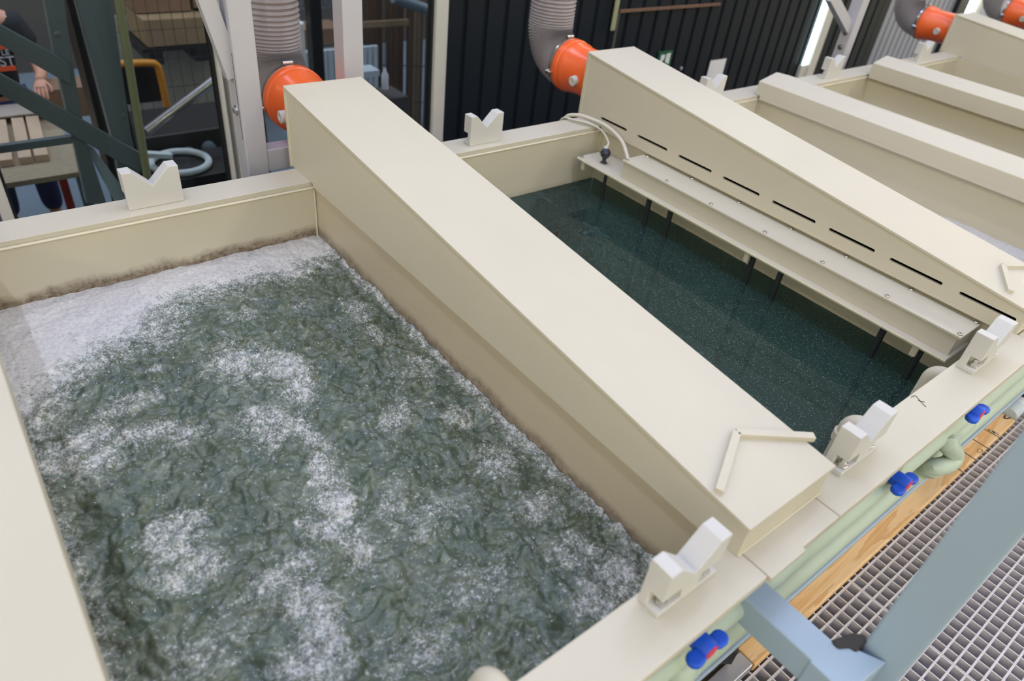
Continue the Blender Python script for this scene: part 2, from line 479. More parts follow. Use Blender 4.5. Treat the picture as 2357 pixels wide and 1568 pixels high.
    def build(self, name, m, parent=None, bevel=0.0, smooth=False, seg=2, label=None):
        bmesh.ops.recalc_face_normals(self.bm, faces=self.bm.faces[:])
        o0 = origin(parent) if parent is not None else Vector((0, 0, 0))
        if parent is not None:
            bmesh.ops.translate(self.bm, verts=self.bm.verts[:], vec=-o0)
        me = bpy.data.meshes.new(name)
        if smooth:
            for f in self.bm.faces: f.smooth = True
        self.bm.to_mesh(me); self.bm.free()
        me.materials.append(m)
        o = bpy.data.objects.new(name, me)
        COL.objects.link(o)
        if parent is not None: o.parent = parent
        if smooth:
            try: me.set_sharp_from_angle(angle=math.radians(40))
            except Exception: pass
        if bevel:
            bv = o.modifiers.new('bevel', 'BEVEL'); bv.width = bevel; bv.segments = seg; bv.limit_method = 'ANGLE'
        if label: o['label'] = label
        return o

def dup(root, loc, label=None, rotz=0.0):
    r = root.copy(); COL.objects.link(r); r.location = loc; r.rotation_euler = (0, 0, rotz)
    if label: r['label'] = label
    for ch in list(root.children):
        c = ch.copy(); COL.objects.link(c); c.parent = r
        for g in ch.children:
            d = g.copy(); COL.objects.link(d); d.parent = c
    return r

def arc(c, u, v, r, a0, a1, n):
    c, u, v = Vector(c), Vector(u), Vector(v)
    return [c + (u * math.cos(a0 + (a1 - a0) * i / n) + v * math.sin(a0 + (a1 - a0) * i / n)) * r for i in range(n + 1)]

# ================================================================== THE BATHS
YF0, YF1 = 0.233, 0.340     # front rim, outer and inner edge
YB0, YB1 = 1.985, 2.100     # back rim, inner and outer edge
def tank(label, xa, xb, r0, r1, mark=False, elbows=(), wm=None, ws=None):
    wm = wm or M_wall; ws = ws or wm
    t = thing('plating_tank', label, 'tank', ((xa + xb) / 2, 1.15, -1.05))
    b = MB(); b.box((xa - .012, YB0 - .003, -1.05), (xb + .012, YB0 + .02, -.016)); b.build('back_wall', wm, t, bevel=.001)
    b = MB(); b.box((xa - .012, YF1 - .036, -1.05), (xb + .012, YF1 - .004, -.02)); b.build('front_wall', wm, t, bevel=.001)
    b = MB(); b.box((xa - .014, YF1 - .004, -1.05), (xa, YB0 - .003, -.012)); b.build('side_wall', ws, t)
    b = MB(); b.box((xb, YF1 - .004, -1.05), (xb + .014, YB0 - .003, -.012)); b.build('side_wall', ws, t)
    b = MB(); b.box((xa, YF1 - .004, -1.05), (xb, YB0 - .003, -1.03)); b.build('tank_bottom', wm, t)
    b = MB(); b.box((r0, YB0, -.016), (r1, YB1, 0)); b.build('back_rim', M_pp, t, bevel=.0015)
    b = MB(); b.box((r0, YF0, -.02), (r1, YF1, 0)); b.build('front_rim', M_pp, t, bevel=.0022)
    b = MB(); b.tube([(xa, YB0 - .004, -.0195), (xb, YB0 - .004, -.0195)], .0032, 8)
    b.build('weld_bead', M_bead, t, smooth=True)
    for x in (xa + .004, xb - .004):
        b = MB(); b.tube([(x, YB0 - .006, -.026), (x, YB0 - .006, -.30)], .003, 8)
        b.tube([(x + (.007 if x > (xa + xb) / 2 else -.007), YB0 - .014, -.026), (x + (.007 if x > (xa + xb) / 2 else -.007), YB0 - .014, -.30)], .0028, 8)
        b.build('weld_bead', M_bead, t, smooth=True)
    for (x, dz) in elbows:
        p = [(x, YF1 - .02, -.03 + dz), (x, YF1 + .004, -.03 + dz)] + [tuple(q) for q in arc((x, YF1 + .008, -.054 + dz), (0, 0, 1), (0, 1, 0), .025, 0.05, math.pi / 2, 8)] + [(x, YF1 + .033, -.30)]
        b = MB(); b.tube(p, .0235, 24); e = b.build('inlet_elbow', M_pp, t, smooth=True, label='rounded cream plastic pipe elbow behind the front rim')
        if dz > -.02:
          b = MB(); b.tube([(x, YF1 + .033, -.066 + dz), (x, YF1 + .033, -.092 + dz)], .028, 24); b.build('collar', M_pp, e, bevel=.002, smooth=True)
    if mark:
        s = MB()
        def stroke(pts, w=.0016):
            for p, q in zip(pts, pts[1:]):
                s.bar((p[0], p[1], .0004), (q[0], q[1], .0004), w, .0006)
        stroke([(1.597, .346 - .012), (1.612, .336 - .004), (1.613, .330), (1.602, .3135), (1.594, .296)])
        stroke([(1.609, .3065), (1.601, .3185)], .0022)
        s.build('handwritten_mark', M_ink, t, label='handwritten black numeral seven on the front rim')
    return t

T1 = tank('cream plastic bath full of churning foamy green water', -.066, .874, -.20, .8765, elbows=((.376, .02),), ws=M_wall_side)
T1['label'] = 'cream plastic bath full of churning foamy green water'
T2 = tank('cream plastic bath of still dark teal water with a heater box along its right wall', 1.120, 2.166, 1.1125, 2.150, mark=True, elbows=((1.415, .012), (1.868, -.034)), wm=M_wall_clean)
T3 = tank('cream bath with white foam, between the slotted hood and the nearer gabled cap', 2.42, 3.298, 2.405, 3.40, wm=M_wall_clean)
T4 = tank('cream bath between the two low gabled caps at the right', 3.515, 4.375, 3.40, 4.47, wm=M_wall_clean)
T5 = tank('farthest cream bath, between the farther gabled cap and the far hood', 4.60, 5.56, 4.47, 5.60, wm=M_wall_clean)
# rim of the gap under the first hood
t = thing('rim_spacer', 'short cream rim piece between two grooves in front of the first sloping hood', 'rim', (.995, .285, -.02))
b = MB(); b.box((.8785, YF0, -.02), (1.1105, .30, 0)); b.build('rim_plate', M_pp, t, bevel=.0022)
b = MB(); b.box((.8785, .226, -.013), (.985, YF0 + .002, -.0005)); b.build('lip', M_pp, t, bevel=.001)
b = MB(); b.box((.8765, YF0 + .002, -.018), (.8785, YF1 - .05, -.0012)); b.build('groove', M_groove, t)
b = MB(); b.box((1.1105, YF0 + .002, -.018), (1.1125, YF1 - .05, -.0012)); b.build('groove', M_groove, t)
t = thing('rim_spacer', 'cream rim piece in front of the slotted hood', 'rim', (2.28, .285, -.02))
b = MB(); b.box((2.1515, YF0, -.02), (2.4035, .30, 0)); b.build('rim_plate', M_pp, t, bevel=.0022)

# ---- hoods
def hood(label, x0, x1, yf, yb, zf, zb, zbot, slots=False, chevron=None, zfb=.0):
    t = thing('extraction_hood', label, 'hood', ((x0 + x1) / 2, (yf + yb) / 2, 0), 'sloping extraction hoods between the baths')
    sl = (zb - zf) / (yb - yf)
    zt = lambda y: zf + (y - yf) * sl
    # left side panel, with slots cut through when asked
    th = .010
    b = MB()
    if not slots:
        b.prism([(yf, .0005), (yf, zt(yf) - .008), (yb, zt(yb) - .008), (yb, .0005)], 0, x0, x0 + th)
    else:
        sy = [(1.831, 1.985), (1.612, 1.772), (1.394, 1.556), (1.181, 1.343), (.957, 1.129), (.745, .909), (.530, .696), (.322, .481)]
        zs, h = .036, .0055
        b.hexa([(x0, yf, .0005), (x0 + th, yf, .0005), (x0 + th, yb, .0005), (x0, yb, .0005), (x0, yf, zs - h), (x0 + th, yf, zs - h), (x0 + th, yb, zs - h), (x0, yb, zs - h)])
        b.hexa([(x0, yf, zs + h), (x0 + th, yf, zs + h), (x0 + th, yb, zs + h), (x0, yb, zs + h), (x0, yf, zt(yf) - .008), (x0 + th, yf, zt(yf) - .008), (x0 + th, yb, zt(yb) - .008), (x0, yb, zt(yb) - .008)])
        cuts = sorted(sy)
        edges = [yf] + [e for c in cuts for e in c] + [yb]
        for i in range(0, len(edges), 2):
            a, c = edges[i], edges[i + 1]
            prof = []
            n = 6
            if i == 0: prof += [(a, zs - h), (a, zs + h)]
            else: prof += [(a - h + h * math.cos(k / n * math.pi - math.pi / 2), zs + h * math.sin(k / n * math.pi - math.pi / 2)) for k in range(n + 1)]
            if i == len(edges) - 2: prof += [(c, zs + h), (c, zs - h)]
            else: prof += [(c + h - h * math.cos(math.pi / 2 - k / n * math.pi), zs + h * math.sin(math.pi / 2 - k / n * math.pi)) for k in range(n + 1)]
            b.prism(prof, 0, x0, x0 + th)
    b.build('side_panel', M_pp, t)
    # skirt that hangs into the bath behind the rims
    b = MB(); b.box((x0, YF1 + .022, -.012), (x0 + th, YB0 - .014, .001)); b.build('skirt', M_pp, t, bevel=.001)
    b = MB(); b.prism([(yf, .0005), (yf, zt(yf) - .008), (yb, zt(yb) - .008), (yb, .0005)], 0, x1 - th, x1); b.build('side_panel', M_pp, t)
    b = MB(); b.box((x0 + th, yf, .0005), (x1 - th, yf + .010, zf - .008)); b.build('front_panel', M_pp, t)
    b = MB(); b.box((x0 + th + .001, yf + .011, .0005), (x1 - th - .001, yb - .013, .006)); b.build('inner_light_block', M_darkwall, t)  # unseen dark plate added to keep light out of the hood interior
    b = MB(); b.tube([(x0 + .002, yf - .001, .002), (x1, yf - .001, .002)], .0022, 6); b.build('weld_bead', M_bead, t)
    b = MB(); b.box((x0 + th, yb - .012, .0005), (x1 - th, yb, zb - .010))
    b.box((x0 - .003, yb, -.008), (x1 + .003, yb + .007, zb + .001)); b.build('back_panel', M_pp, t, bevel=.001)
    b = MB(); b.tube([(x0 - .001, yb - .006, .0), (x0 - .001, yb - .006, zb - .014)], .002, 6); b.build('weld_bead', M_bead, t)
    # lid plate
    b = MB(); e = .003
    b.hexa([(x0 - e, yf - e, zt(yf) - .0085), (x1 + e, yf - e, zt(yf) - .0085), (x1 + e, yb, zt(yb) - .0085), (x0 - e, yb, zt(yb) - .0085),
            (x0 - e, yf - e, zt(yf)), (x1 + e, yf - e, zt(yf)), (x1 + e, yb, zt(yb)), (x0 - e, yb, zt(yb))])
    lid = b.build('lid', M_pp, t, bevel=.0012)
    if chevron:
        A, Bp, C = chevron   # right end, corner, left end (x, y)
        for p, q in ((A, Bp), (Bp, C)):
            b = MB()
            b.bar((p[0], p[1], zt(p[1]) + .0055), (q[0], q[1], zt(q[1]) + .0055), .016, .012, up=(0, -sl, 1))
            b.build('drip_strip', M_pp, lid, bevel=.0008)
    return t
H1 = hood('long sloping cream hood between the foaming bath and the dark bath', .862, 1.127, .290, 2.128, .080, .258, -.012,
          chevron=((1.147, .352), (1.011, .440), (.868, .367)))
H2 = hood('sloping cream hood with a row of black slots along its side, behind the heater box', 2.146, 2.412, .305, 2.108, .0755, .264, -.005, slots=True,
          chevron=((2.42, .40), (2.304, .451), (2.178, .377)))
H5 = hood('far sloping cream hood at the top right corner with an orange coupling', 5.585, 5.865, .30, 2.118, .075, .235, -.01)
H6 = hood('farthest cream hood, only its back corner showing at the right edge', 7.12, 7.39, .30, 2.118, .075, .235, -.01)

# ---- gabled caps on plain partitions
def cap(label, x0, x1, yb, z0=.068, zr=.098):
    t = thing('partition_cap', label, 'cap', ((x0 + x1) / 2, 1.2, 0), 'gabled caps on the partitions')
    xm = (x0 + x1) / 2
    b = MB(); b.prism([(x0, .0005), (x1, .0005), (x1, z0), (xm, zr), (x0, z0)], 1, .30, yb); b.build('roof', M_pp, t, bevel=.003)
    b = MB(); b.box((x0, YF1 + .02, -.016), (x0 + .01, YB0 - .014, .002)); b.build('skirt', M_pp, t, bevel=.001)
    b = MB(); b.box((x1 - .01, YF1 + .02, -.016), (x1, YB0 - .014, .002)); b.build('skirt', M_pp, t, bevel=.001)
    return t
cap('gabled cream cap at the left edge beside the foaming bath', -.32, -.054, 2.0)
cap('nearer of the two low gabled cream caps beyond the slotted hood', 3.262, 3.528, 2.0)
cap('farther low gabled cream cap, in front of the far hood', 4.345, 4.61, 1.975)

# ---- V shaped supports
def bracket():
    t = thing('v_support', 'x', 'support bracket', (0, 0, 0), 'grey V-shaped supports along the rims')
    W, Hh, D = .149, .110, .043
    # local: x 0..W, y 0..D (pockets on the y = 0 side), z 0..Hh
    top = [(W, Hh), (W - .027, Hh), (W / 2 + .0005, .062), (.026, Hh), (0, Hh)]
    a0, a1, xi = .013, .044, .048
    front = [(0, 0), (W, 0), (W, a0), (W - xi - .006, a0), (W - xi, a1), (W, a1)] + top + [(0, a1), (xi, a1), (xi + .006, a0), (0, a0)]
    full = [(0, 0), (W, 0), (W, a0), (W, a1)] + top + [(0, a1), (0, a0)]
    b = MB(); yd = .026
    def ring(pr, y): return [b.bm.verts.new((u, y, w)) for u, w in pr]
    A, B_ = ring(front, 0), ring(front, yd)
    b._face(A[::-1])
    for k in range(len(front)): b._face([A[k], A[(k + 1) % len(front)], B_[(k + 1) % len(front)], B_[k]])
    C, D_ = ring(full, yd), ring(full, D)
    b._face(D_)
    for k in range(len(full)): b._face([C[k], C[(k + 1) % len(full)], D_[(k + 1) % len(full)], D_[k]])
    for q in ([(0, a0), (xi + .006, a0), (xi, a1), (0, a1)], [(W - xi - .006, a0), (W, a0), (W, a1), (W - xi, a1)]): b._face(ring(q, yd))
    bmesh.ops.remove_doubles(b.bm, verts=b.bm.verts[:], dist=1e-5)
    b.build('block', M_grey_pp, t, bevel=.0016)
    for x in (.021, W - .021):
        b = MB(); b.lathe([(.0125, .013), (.0125, .0155), (.0105, .0158), (.0105, .024), (.006, .0242), (.006, .034), (.0, .0345)], (x, .0135, 0), (0, 0, 1), 6)
        b.build('bolt', M_steel, t, bevel=.0006)
    return t
B0 = bracket()
fy = .289
fb = [(.651, 'front grey V-shaped support nearest the camera, beside the foaming bath'),
      (1.203, 'front grey V-shaped support just right of the first hood corner'),
      (1.828, 'front grey V-shaped support at the end of the heater box')]
for i, (x, l) in enumerate(fb):
    if i == 0: B0.location = (x, fy, .0003); B0['label'] = l
    else: dup(B0, (x, fy, .0003), l)
bb = [(.336, 'grey V-shaped support on the back rim at the left, in front of the bench'),
      (1.509, 'grey V-shaped support on the back rim of the dark bath, against the black wall'),
      (2.865, 'grey V-shaped support half hidden behind the slotted hood, in front of the white notice'),
      (3.945, 'grey V-shaped support on the back rim between the two gabled caps'),
      (5.04, 'grey V-shaped support on the back rim under the far orange coupling')]
for x, l in bb:
    dup(B0, (x + .149, 2.02 + .043, .0003), l, math.pi)

# ================================================================== WATER
def fade(t): return t * t * t * (t * (t * 6 - 15) + 10)
def perlin(x, y, seed):
    r = np.random.default_rng(seed)
    perm = r.permutation(512)
    ang = r.random(512) * 2 * np.pi
    gx, gy = np.cos(ang), np.sin(ang)
    xi, yi = np.floor(x).astype(int), np.floor(y).astype(int)
    xf, yf = x - xi, y - yi
    def g(i, j, dx, dy):
        h = perm[(perm[i % 512] + j) % 512]
        return gx[h] * dx + gy[h] * dy
    u, v = fade(xf), fade(yf)
    a = g(xi, yi, xf, yf) * (1 - u) + g(xi + 1, yi, xf - 1, yf) * u
    c = g(xi, yi + 1, xf, yf - 1) * (1 - u) + g(xi + 1, yi + 1, xf - 1, yf - 1) * u
    return (a * (1 - v) + c * v) * 1.5
def fbm(x, y, seed, oct=4, ridged=False):
    s, a, tot = 0, 1, 0
    for o in range(oct):
        n = perlin(x * 2 ** o + 31.7 * o, y * 2 ** o + 17.3 * o, seed + o)
        s = s + a * ((0.6 - np.abs(n) * 1.6) if ridged else n); tot += a; a *= .55
    return s / tot

ZW = -.196
def foam_bath():
    xs = np.arange(-.0665, .8745, .0031); ys = np.arange(.338, 1.984, .0031)
    X, Y = np.meshgrid(xs, ys)
    wx = X + .05 * fbm(X * 5, Y * 5, 11, 3); wy = Y + .05 * fbm(X * 5, Y * 5, 23, 3)
    # ---- how much foam lies where
    F = np.zeros_like(X)
    def W(px, py): p = at(px, py, 2, ZW); return np.array([p[0], p[1]])
    poly = [W(*p) for p in ((770, 598), (720, 620), (690, 640), (600, 648), (500, 682), (430, 702), (385, 738), (390, 770), (310, 795), (220, 835), (172, 880), (140, 925), (105, 985), (55, 1025))]
    D = np.full_like(X, 9.0)
    for a, c in zip(poly, poly[1:]):
        ab = c - a
        tt = np.clip(((wx - a[0]) * ab[0] + (wy - a[1]) * ab[1]) / (ab @ ab), 0, 1)
        D = np.minimum(D, np.hypot(wx - a[0] - tt * ab[0], wy - a[1] - tt * ab[1]))
    # inside = towards the back wall / left wall
    poly_full = poly + [np.array((-.2, poly[-1][1])), np.array((-.2, 2.3)), np.array((1.0, 2.3)), np.array((1.0, poly[0][1]))]
    inside = np.zeros_like(X, bool)
    j = len(poly_full) - 1
    for i in range(len(poly_full)):
        xi, yi = poly_full[i]; xj, yj = poly_full[j]
        inside ^= ((yi > wy) != (yj > wy)) & (wx < (xj - xi) * (wy - yi) / (yj - yi + 1e-12) + xi)
        j = i
    sd = np.where(inside, D, -D)
    F = np.maximum(F, np.clip(.42 + sd / .16, 0, 1.25))
    def blob(px, py, sx, sy, a, ang=0):
        nonlocal F
        c = W(px, py); ca, sa = math.cos(ang), math.sin(ang)
        dx, dy = wx - c[0], wy - c[1]
        u, v = dx * ca + dy * sa, -dx * sa + dy * ca
        F = np.maximum(F, a * np.exp(-((u / sx) ** 2 + (v / sy) ** 2) ** 1.4))
    # floes of foam carried about by the air jets
    for a in ((560, 830, .085, .085, .66), (650, 850, .06, .10, .78), (690, 900, .05, .07, .72), (620, 980, .07, .07, .62), (720, 1000, .035, .09, .66),
              (740, 1080, .028, .07, .62), (770, 1160, .03, .06, .92), (750, 1230, .04, .05, .75), (830, 1260, .05, .05, .5),
              (310, 930, .09, .03, .45), (200, 1010, .09, .05, .62), (330, 1010, .09, .045, .58), (120, 1060, .06, .07, .72), (220, 1070, .07, .04, .62), (430, 1010, .07, .03, .5),
              (400, 1230, .07, .06, .55), (440, 1290, .06, .05, .58), (650, 1330, .06, .05, .55), (700, 1400, .05, .06, .68), (760, 1460, .05, .07, .70), (720, 1530, .06, .06, .62), (560, 1400, .05, .04, .35),
              (920, 960, .07, .05, .5), (870, 780, .04, .06, .48), (820, 720, .03, .06, .5), (960, 850, .05, .06, .45), (560, 720, .06, .04, .42), (700, 700, .05, .03, .38),
              (1060, 960, .035, .05, .52), (1150, 1060, .05, .06, .58), (1240, 1170, .045, .06, .55), (1330, 1280, .06, .06, .55), (1420, 1330, .06, .06, .72), (1360, 1370, .05, .04, .62),
              (1000, 1180, .09, .05, .42), (1080, 1350, .09, .06, .36), (960, 1500, .08, .05, .34), (340, 860, .018, .018, .7), (480, 1500, .08, .05, .30), (900, 1150, .06, .05, .36)):
        blob(*a[:4], a[4] * .90, *a[5:])
    # bubbly margin along the right wall and front wall
    mar = np.exp(-((.872 - X) / (.028 + .02 * fbm(X * 3, Y * 6, 5, 2))) ** 2)
    F = np.maximum(F, .62 * mar * np.clip((Y < 1.8) * 1.0, 0, 1))
    F = np.maximum(F, .42 * np.exp(-((X + .066) / .03) ** 2))
    F = F + .10 * fbm(X * 7, Y * 7, 77, 3)
    # ---- the surface itself
    calm = np.clip(1 - np.exp(-((X - W(560, 690)[0]) / .12) ** 2 - ((Y - W(560, 690)[1]) / .05) ** 2) * .6, 0, 1)
    h = .018 * fbm(wx * 7, wy * 7, 3, 3) + .0035 * fbm(wx * 15, wy * 15, 41, 3, True) * calm + .015 * fbm(wx * 20, wy * 20, 97, 2) * calm + .0065 * fbm(wx * 48, wy * 48, 61, 2) * calm
    h *= 1.0 - .68 * np.clip(sd / .08, 0, 1)
    h += .006 * np.clip(F, 0, 1)
    c = W(345, 872); h += .016 * np.exp(-(((X - c[0]) / .014) ** 2 + ((Y - c[1]) / .02) ** 2))   # a jet of splash
    c = W(790, 1165); h += .016 * np.exp(-(((X - c[0]) / .03) ** 2 + ((Y - c[1]) / .02) ** 2))
    Z = ZW + h
    ny, nx = X.shape
    co = np.stack([X, Y, Z], -1).reshape(-1, 3)
    idx = np.arange(nx * ny).reshape(ny, nx)
    quads = np.stack([idx[:-1, :-1], idx[:-1, 1:], idx[1:, 1:], idx[1:, :-1]], -1).reshape(-1, 4)
    me = bpy.data.meshes.new('foaming_water')
    me.vertices.add(len(co)); me.vertices.foreach_set('co', co.ravel().astype(np.float32))
    me.loops.add(quads.size); me.loops.foreach_set('vertex_index', quads.ravel().astype(np.int32))
    me.polygons.add(len(quads)); me.polygons.foreach_set('loop_start', np.arange(0, quads.size, 4, dtype=np.int32))
    me.polygons.foreach_set('use_smooth', np.ones(len(quads), bool))
    me.update(calc_edges=True)
    a = me.attributes.new('foam', 'FLOAT', 'POINT'); a.data.foreach_set('value', F.ravel().astype(np.float32))
    me.materials.append(M_foam)
    o = bpy.data.objects.new('foaming_water', me); COL.objects.link(o)
    tag(o, 'churning dark green water with white foam in the nearest bath', 'water', kind='stuff')
    # loose bubbles riding on it
    P = np.clip(F, 0, .75) * (F < .72) + .14 * (F < .9) + .015
    P = P.ravel() / P.sum()
    pick = rng.choice(P.size, 9000, p=P)
    unit = bmesh.new(); bmesh.ops.create_icosphere(unit, subdivisions=2, radius=1)
    uv = np.array([v.co[:] for v in unit.verts]); uf = np.array([[v.index for v in f.verts] for f in unit.faces]); unit.free()
    rad = .0014 + .0052 * rng.random(len(pick)) ** 2.6
    V = (co[pick][:, None, :] + uv[None] * rad[:, None, None]) ; V[:, :, 2] += .25 * rad[:, None]
    Fc = (uf[None] + (np.arange(len(pick)) * len(uv))[:, None, None]).reshape(-1, 3)
    me = bpy.data.meshes.new('bubbles')
    me.from_pydata(V.reshape(-1, 3).tolist(), [], Fc.tolist()); me.polygons.foreach_set('use_smooth', np.ones(len(Fc), bool))
    me.materials.append(M_bubble)
    o = bpy.data.objects.new('bubbles', me); COL.objects.link(o)
    tag(o, 'loose air bubbles floating on the foaming green water', 'bubbles', kind='stuff')
foam_bath()

b = MB(); b.box((1.1205, YF1 - .0035, -1.029), (2.1655, YB0 - .0035, -.231)); o = b.build('still_water', M_still)
tag(o, 'still dark teal water with fine specks in the heated bath', 'water', kind='stuff')

def side_water(xa, xb, z, label, foam):
    xs = np.linspace(xa, xb, 70); ys = np.linspace(YF1, YB0 - .004, 120)
    X, Y = np.meshgrid(xs, ys)
    F = foam + .25 * fbm(X * 6, Y * 6, 9, 4)
    Z = z + .006 * fbm(X * 9, Y * 9, 19, 3)
    ny, nx = X.shape
    idx = np.arange(nx * ny).reshape(ny, nx)
    me = bpy.data.meshes.new('foaming_water')
    me.from_pydata(np.stack([X, Y, Z], -1).reshape(-1, 3).tolist(), [], np.stack([idx[:-1, :-1], idx[:-1, 1:], idx[1:, 1:], idx[1:, :-1]], -1).reshape(-1, 4).tolist())
    me.polygons.foreach_set('use_smooth', np.ones(len(me.polygons), bool))
    a = me.attributes.new('foam', 'FLOAT', 'POINT'); a.data.foreach_set('value', F.ravel().astype(np.float32))
    me.materials.append(M_foam)
    o = bpy.data.objects.new('foaming_water', me); COL.objects.link(o)
    tag(o, label, 'water', kind='stuff')
side_water(2.42, 3.298, -.20, 'white foam on the bath water beyond the slotted hood', 1.05)

# ================================================================== HEATER BOX
t = thing('heater_unit', 'long cream heater box with rods dipping into the dark teal water', 'heater', (2.08, 1.1, -.1))
b = MB(); b.box((2.008, .392, -.107), (2.160, 1.945, -.095)); sh = b.build('mounting_shelf', M_pp, t, bevel=.001)
b = MB(); b.tube([(2.010, .392, -.1005), (2.010, 1.945, -.1005)], .0045, 8); b.build('weld_bead', M_bead, sh, smooth=True)
b = MB(); b.box((2.032, .400, -.095), (2.160, 1.715, -.034)); b.build('box', M_pp, t, bevel=.001)
b = MB(); b.box((2.027, .392, -.032), (2.160, 1.722, -.0245)); lid = b.build('lid', M_pp, t, bevel=.001)
b = MB(); b.box((2.0315, .405, -.034), (2.035, 1.71, -.0318)); b.build('gasket', M_gasket, t)
for i, (x, y) in enumerate([(2.040, .402), (2.151, .404), (2.040, .62), (2.149, .60), (2.040, .84), (2.149, .82), (2.040, 1.06), (2.149, 1.03), (2.040, 1.29), (2.149, 1.25), (2.040, 1.5), (2.149, 1.47), (2.040, 1.708), (2.149, 1.70)]):
    s = MB(); s.lathe([(.006, 0), (.0072, .001), (.0072, .0025), (.0052, .005), (.0028, .0052), (.0026, .0035), (0, .0035)], (x, y, -.0245), (0, 0, 1), 14); s.build('screw', M_steel, lid, smooth=True)
for x, y in ((2.020, 1.93), (2.135, 1.935)):
    s = MB(); s.lathe([(.0085, 0), (.0085, .004), (.005, .006), (0, .006)], (x, y, -.095), (0, 0, 1), 12); s.build('screw', M_steel, sh, smooth=True)
for y in (1.91, 1.075, .47):
    s = MB(); s.box((2.02, y, -.145), (2.034, y + .018, -.107)); s.build('support_tab', M_pp, sh, bevel=.001)
for y, x in ((1.80, 2.04), (1.565, 2.05), (1.455, 2.05), (1.075, 2.055), (.962, 2.055), (.588, 2.05), (.470, 2.05)):
    s = MB(); zb = -.36 if y == 1.80 else -.92
    s.cyl((x, y, -.107), (x, y, zb), .007 if y == 1.80 else .0105, 14)
    s.build('heater_rod', M_rod, t, smooth=True)
s = MB(); s.ball((2.04, 1.80, -.37), .018, 14); s.bar((2.04, 1.72, -.372), (2.04, 1.88, -.372), .014, .004); s.bar((1.97, 1.80, -.374), (2.11, 1.80, -.374), .014, .004)
s.build('stirrer', M_stir, t, smooth=True, label='small submerged cross-shaped stirrer')
kx, ky = 2.062, 1.845
k = MB(); k.lathe([(.0145, 0), (.0145, .005), (.012, .007), (.0085, .008), (.0085, .022), (.014, .026), (.0195, .034), (.0215, .043), (.0195, .053), (.0135, .060), (.008, .063), (0, .0635)], (kx, ky, -.095), (0, 0, 1), 24)
kn = k.build('knob', M_knob, t, smooth=True, label='dark blue ball-shaped knob')
k = MB(); k.lathe([(.017, 0), (.017, .004), (.0125, .0065), (0, .0065)], (kx, ky, -.0955), (0, 0, 1), 20); k.build('base_ring', M_steel, kn, smooth=True)
k = MB(); k.lathe([(.0085, 0), (.0085, .005), (0, .005)], (kx + .004, ky + .006, -.033), (0, 0, 1), 18); k.build('top_ring', M_white, kn, smooth=True)
def smooth_path(pts, n=8):
    P = [Vector(p) for p in pts]; P = [P[0] * 2 - P[1]] + P + [P[-1] * 2 - P[-2]]
    out = []
    for i in range(1, len(P) - 2):
        for k in range(n):
            s = k / n
            a, b_, c, d = P[i - 1], P[i], P[i + 1], P[i + 2]
            out.append(.5 * ((2 * b_) + (-a + c) * s + (2 * a - 5 * b_ + 4 * c - d) * s * s + (-a + 3 * b_ - 3 * c + d) * s ** 3))
    out.append(P[-2]); return out
k = MB(); k.tube(smooth_path([(2.07, 2.16, -.12), (2.072, 2.12, -.005), (2.088, 2.07, .026), (2.110, 2.00, .030), (2.128, 1.92, .022), (2.125, 1.83, -.002), (2.085, 1.75, -.030), (2.062, 1.722, -.040)]), .0075, 12)
k.build('cable', M_cable, t, smooth=True, label='thick white cable to the heater box')
k = MB(); k.tube(smooth_path([(2.055, 2.16, -.12), (2.056, 2.12, -.005), (2.068, 2.06, .012), (2.100, 1.99, .014), (2.122, 1.94, -.002), (2.095, 1.87, -.020), (2.067, 1.851, -.029)]), .0042, 10)
k.build('cable', M_cable, t, smooth=True, label='thin white cable to the ball knob')

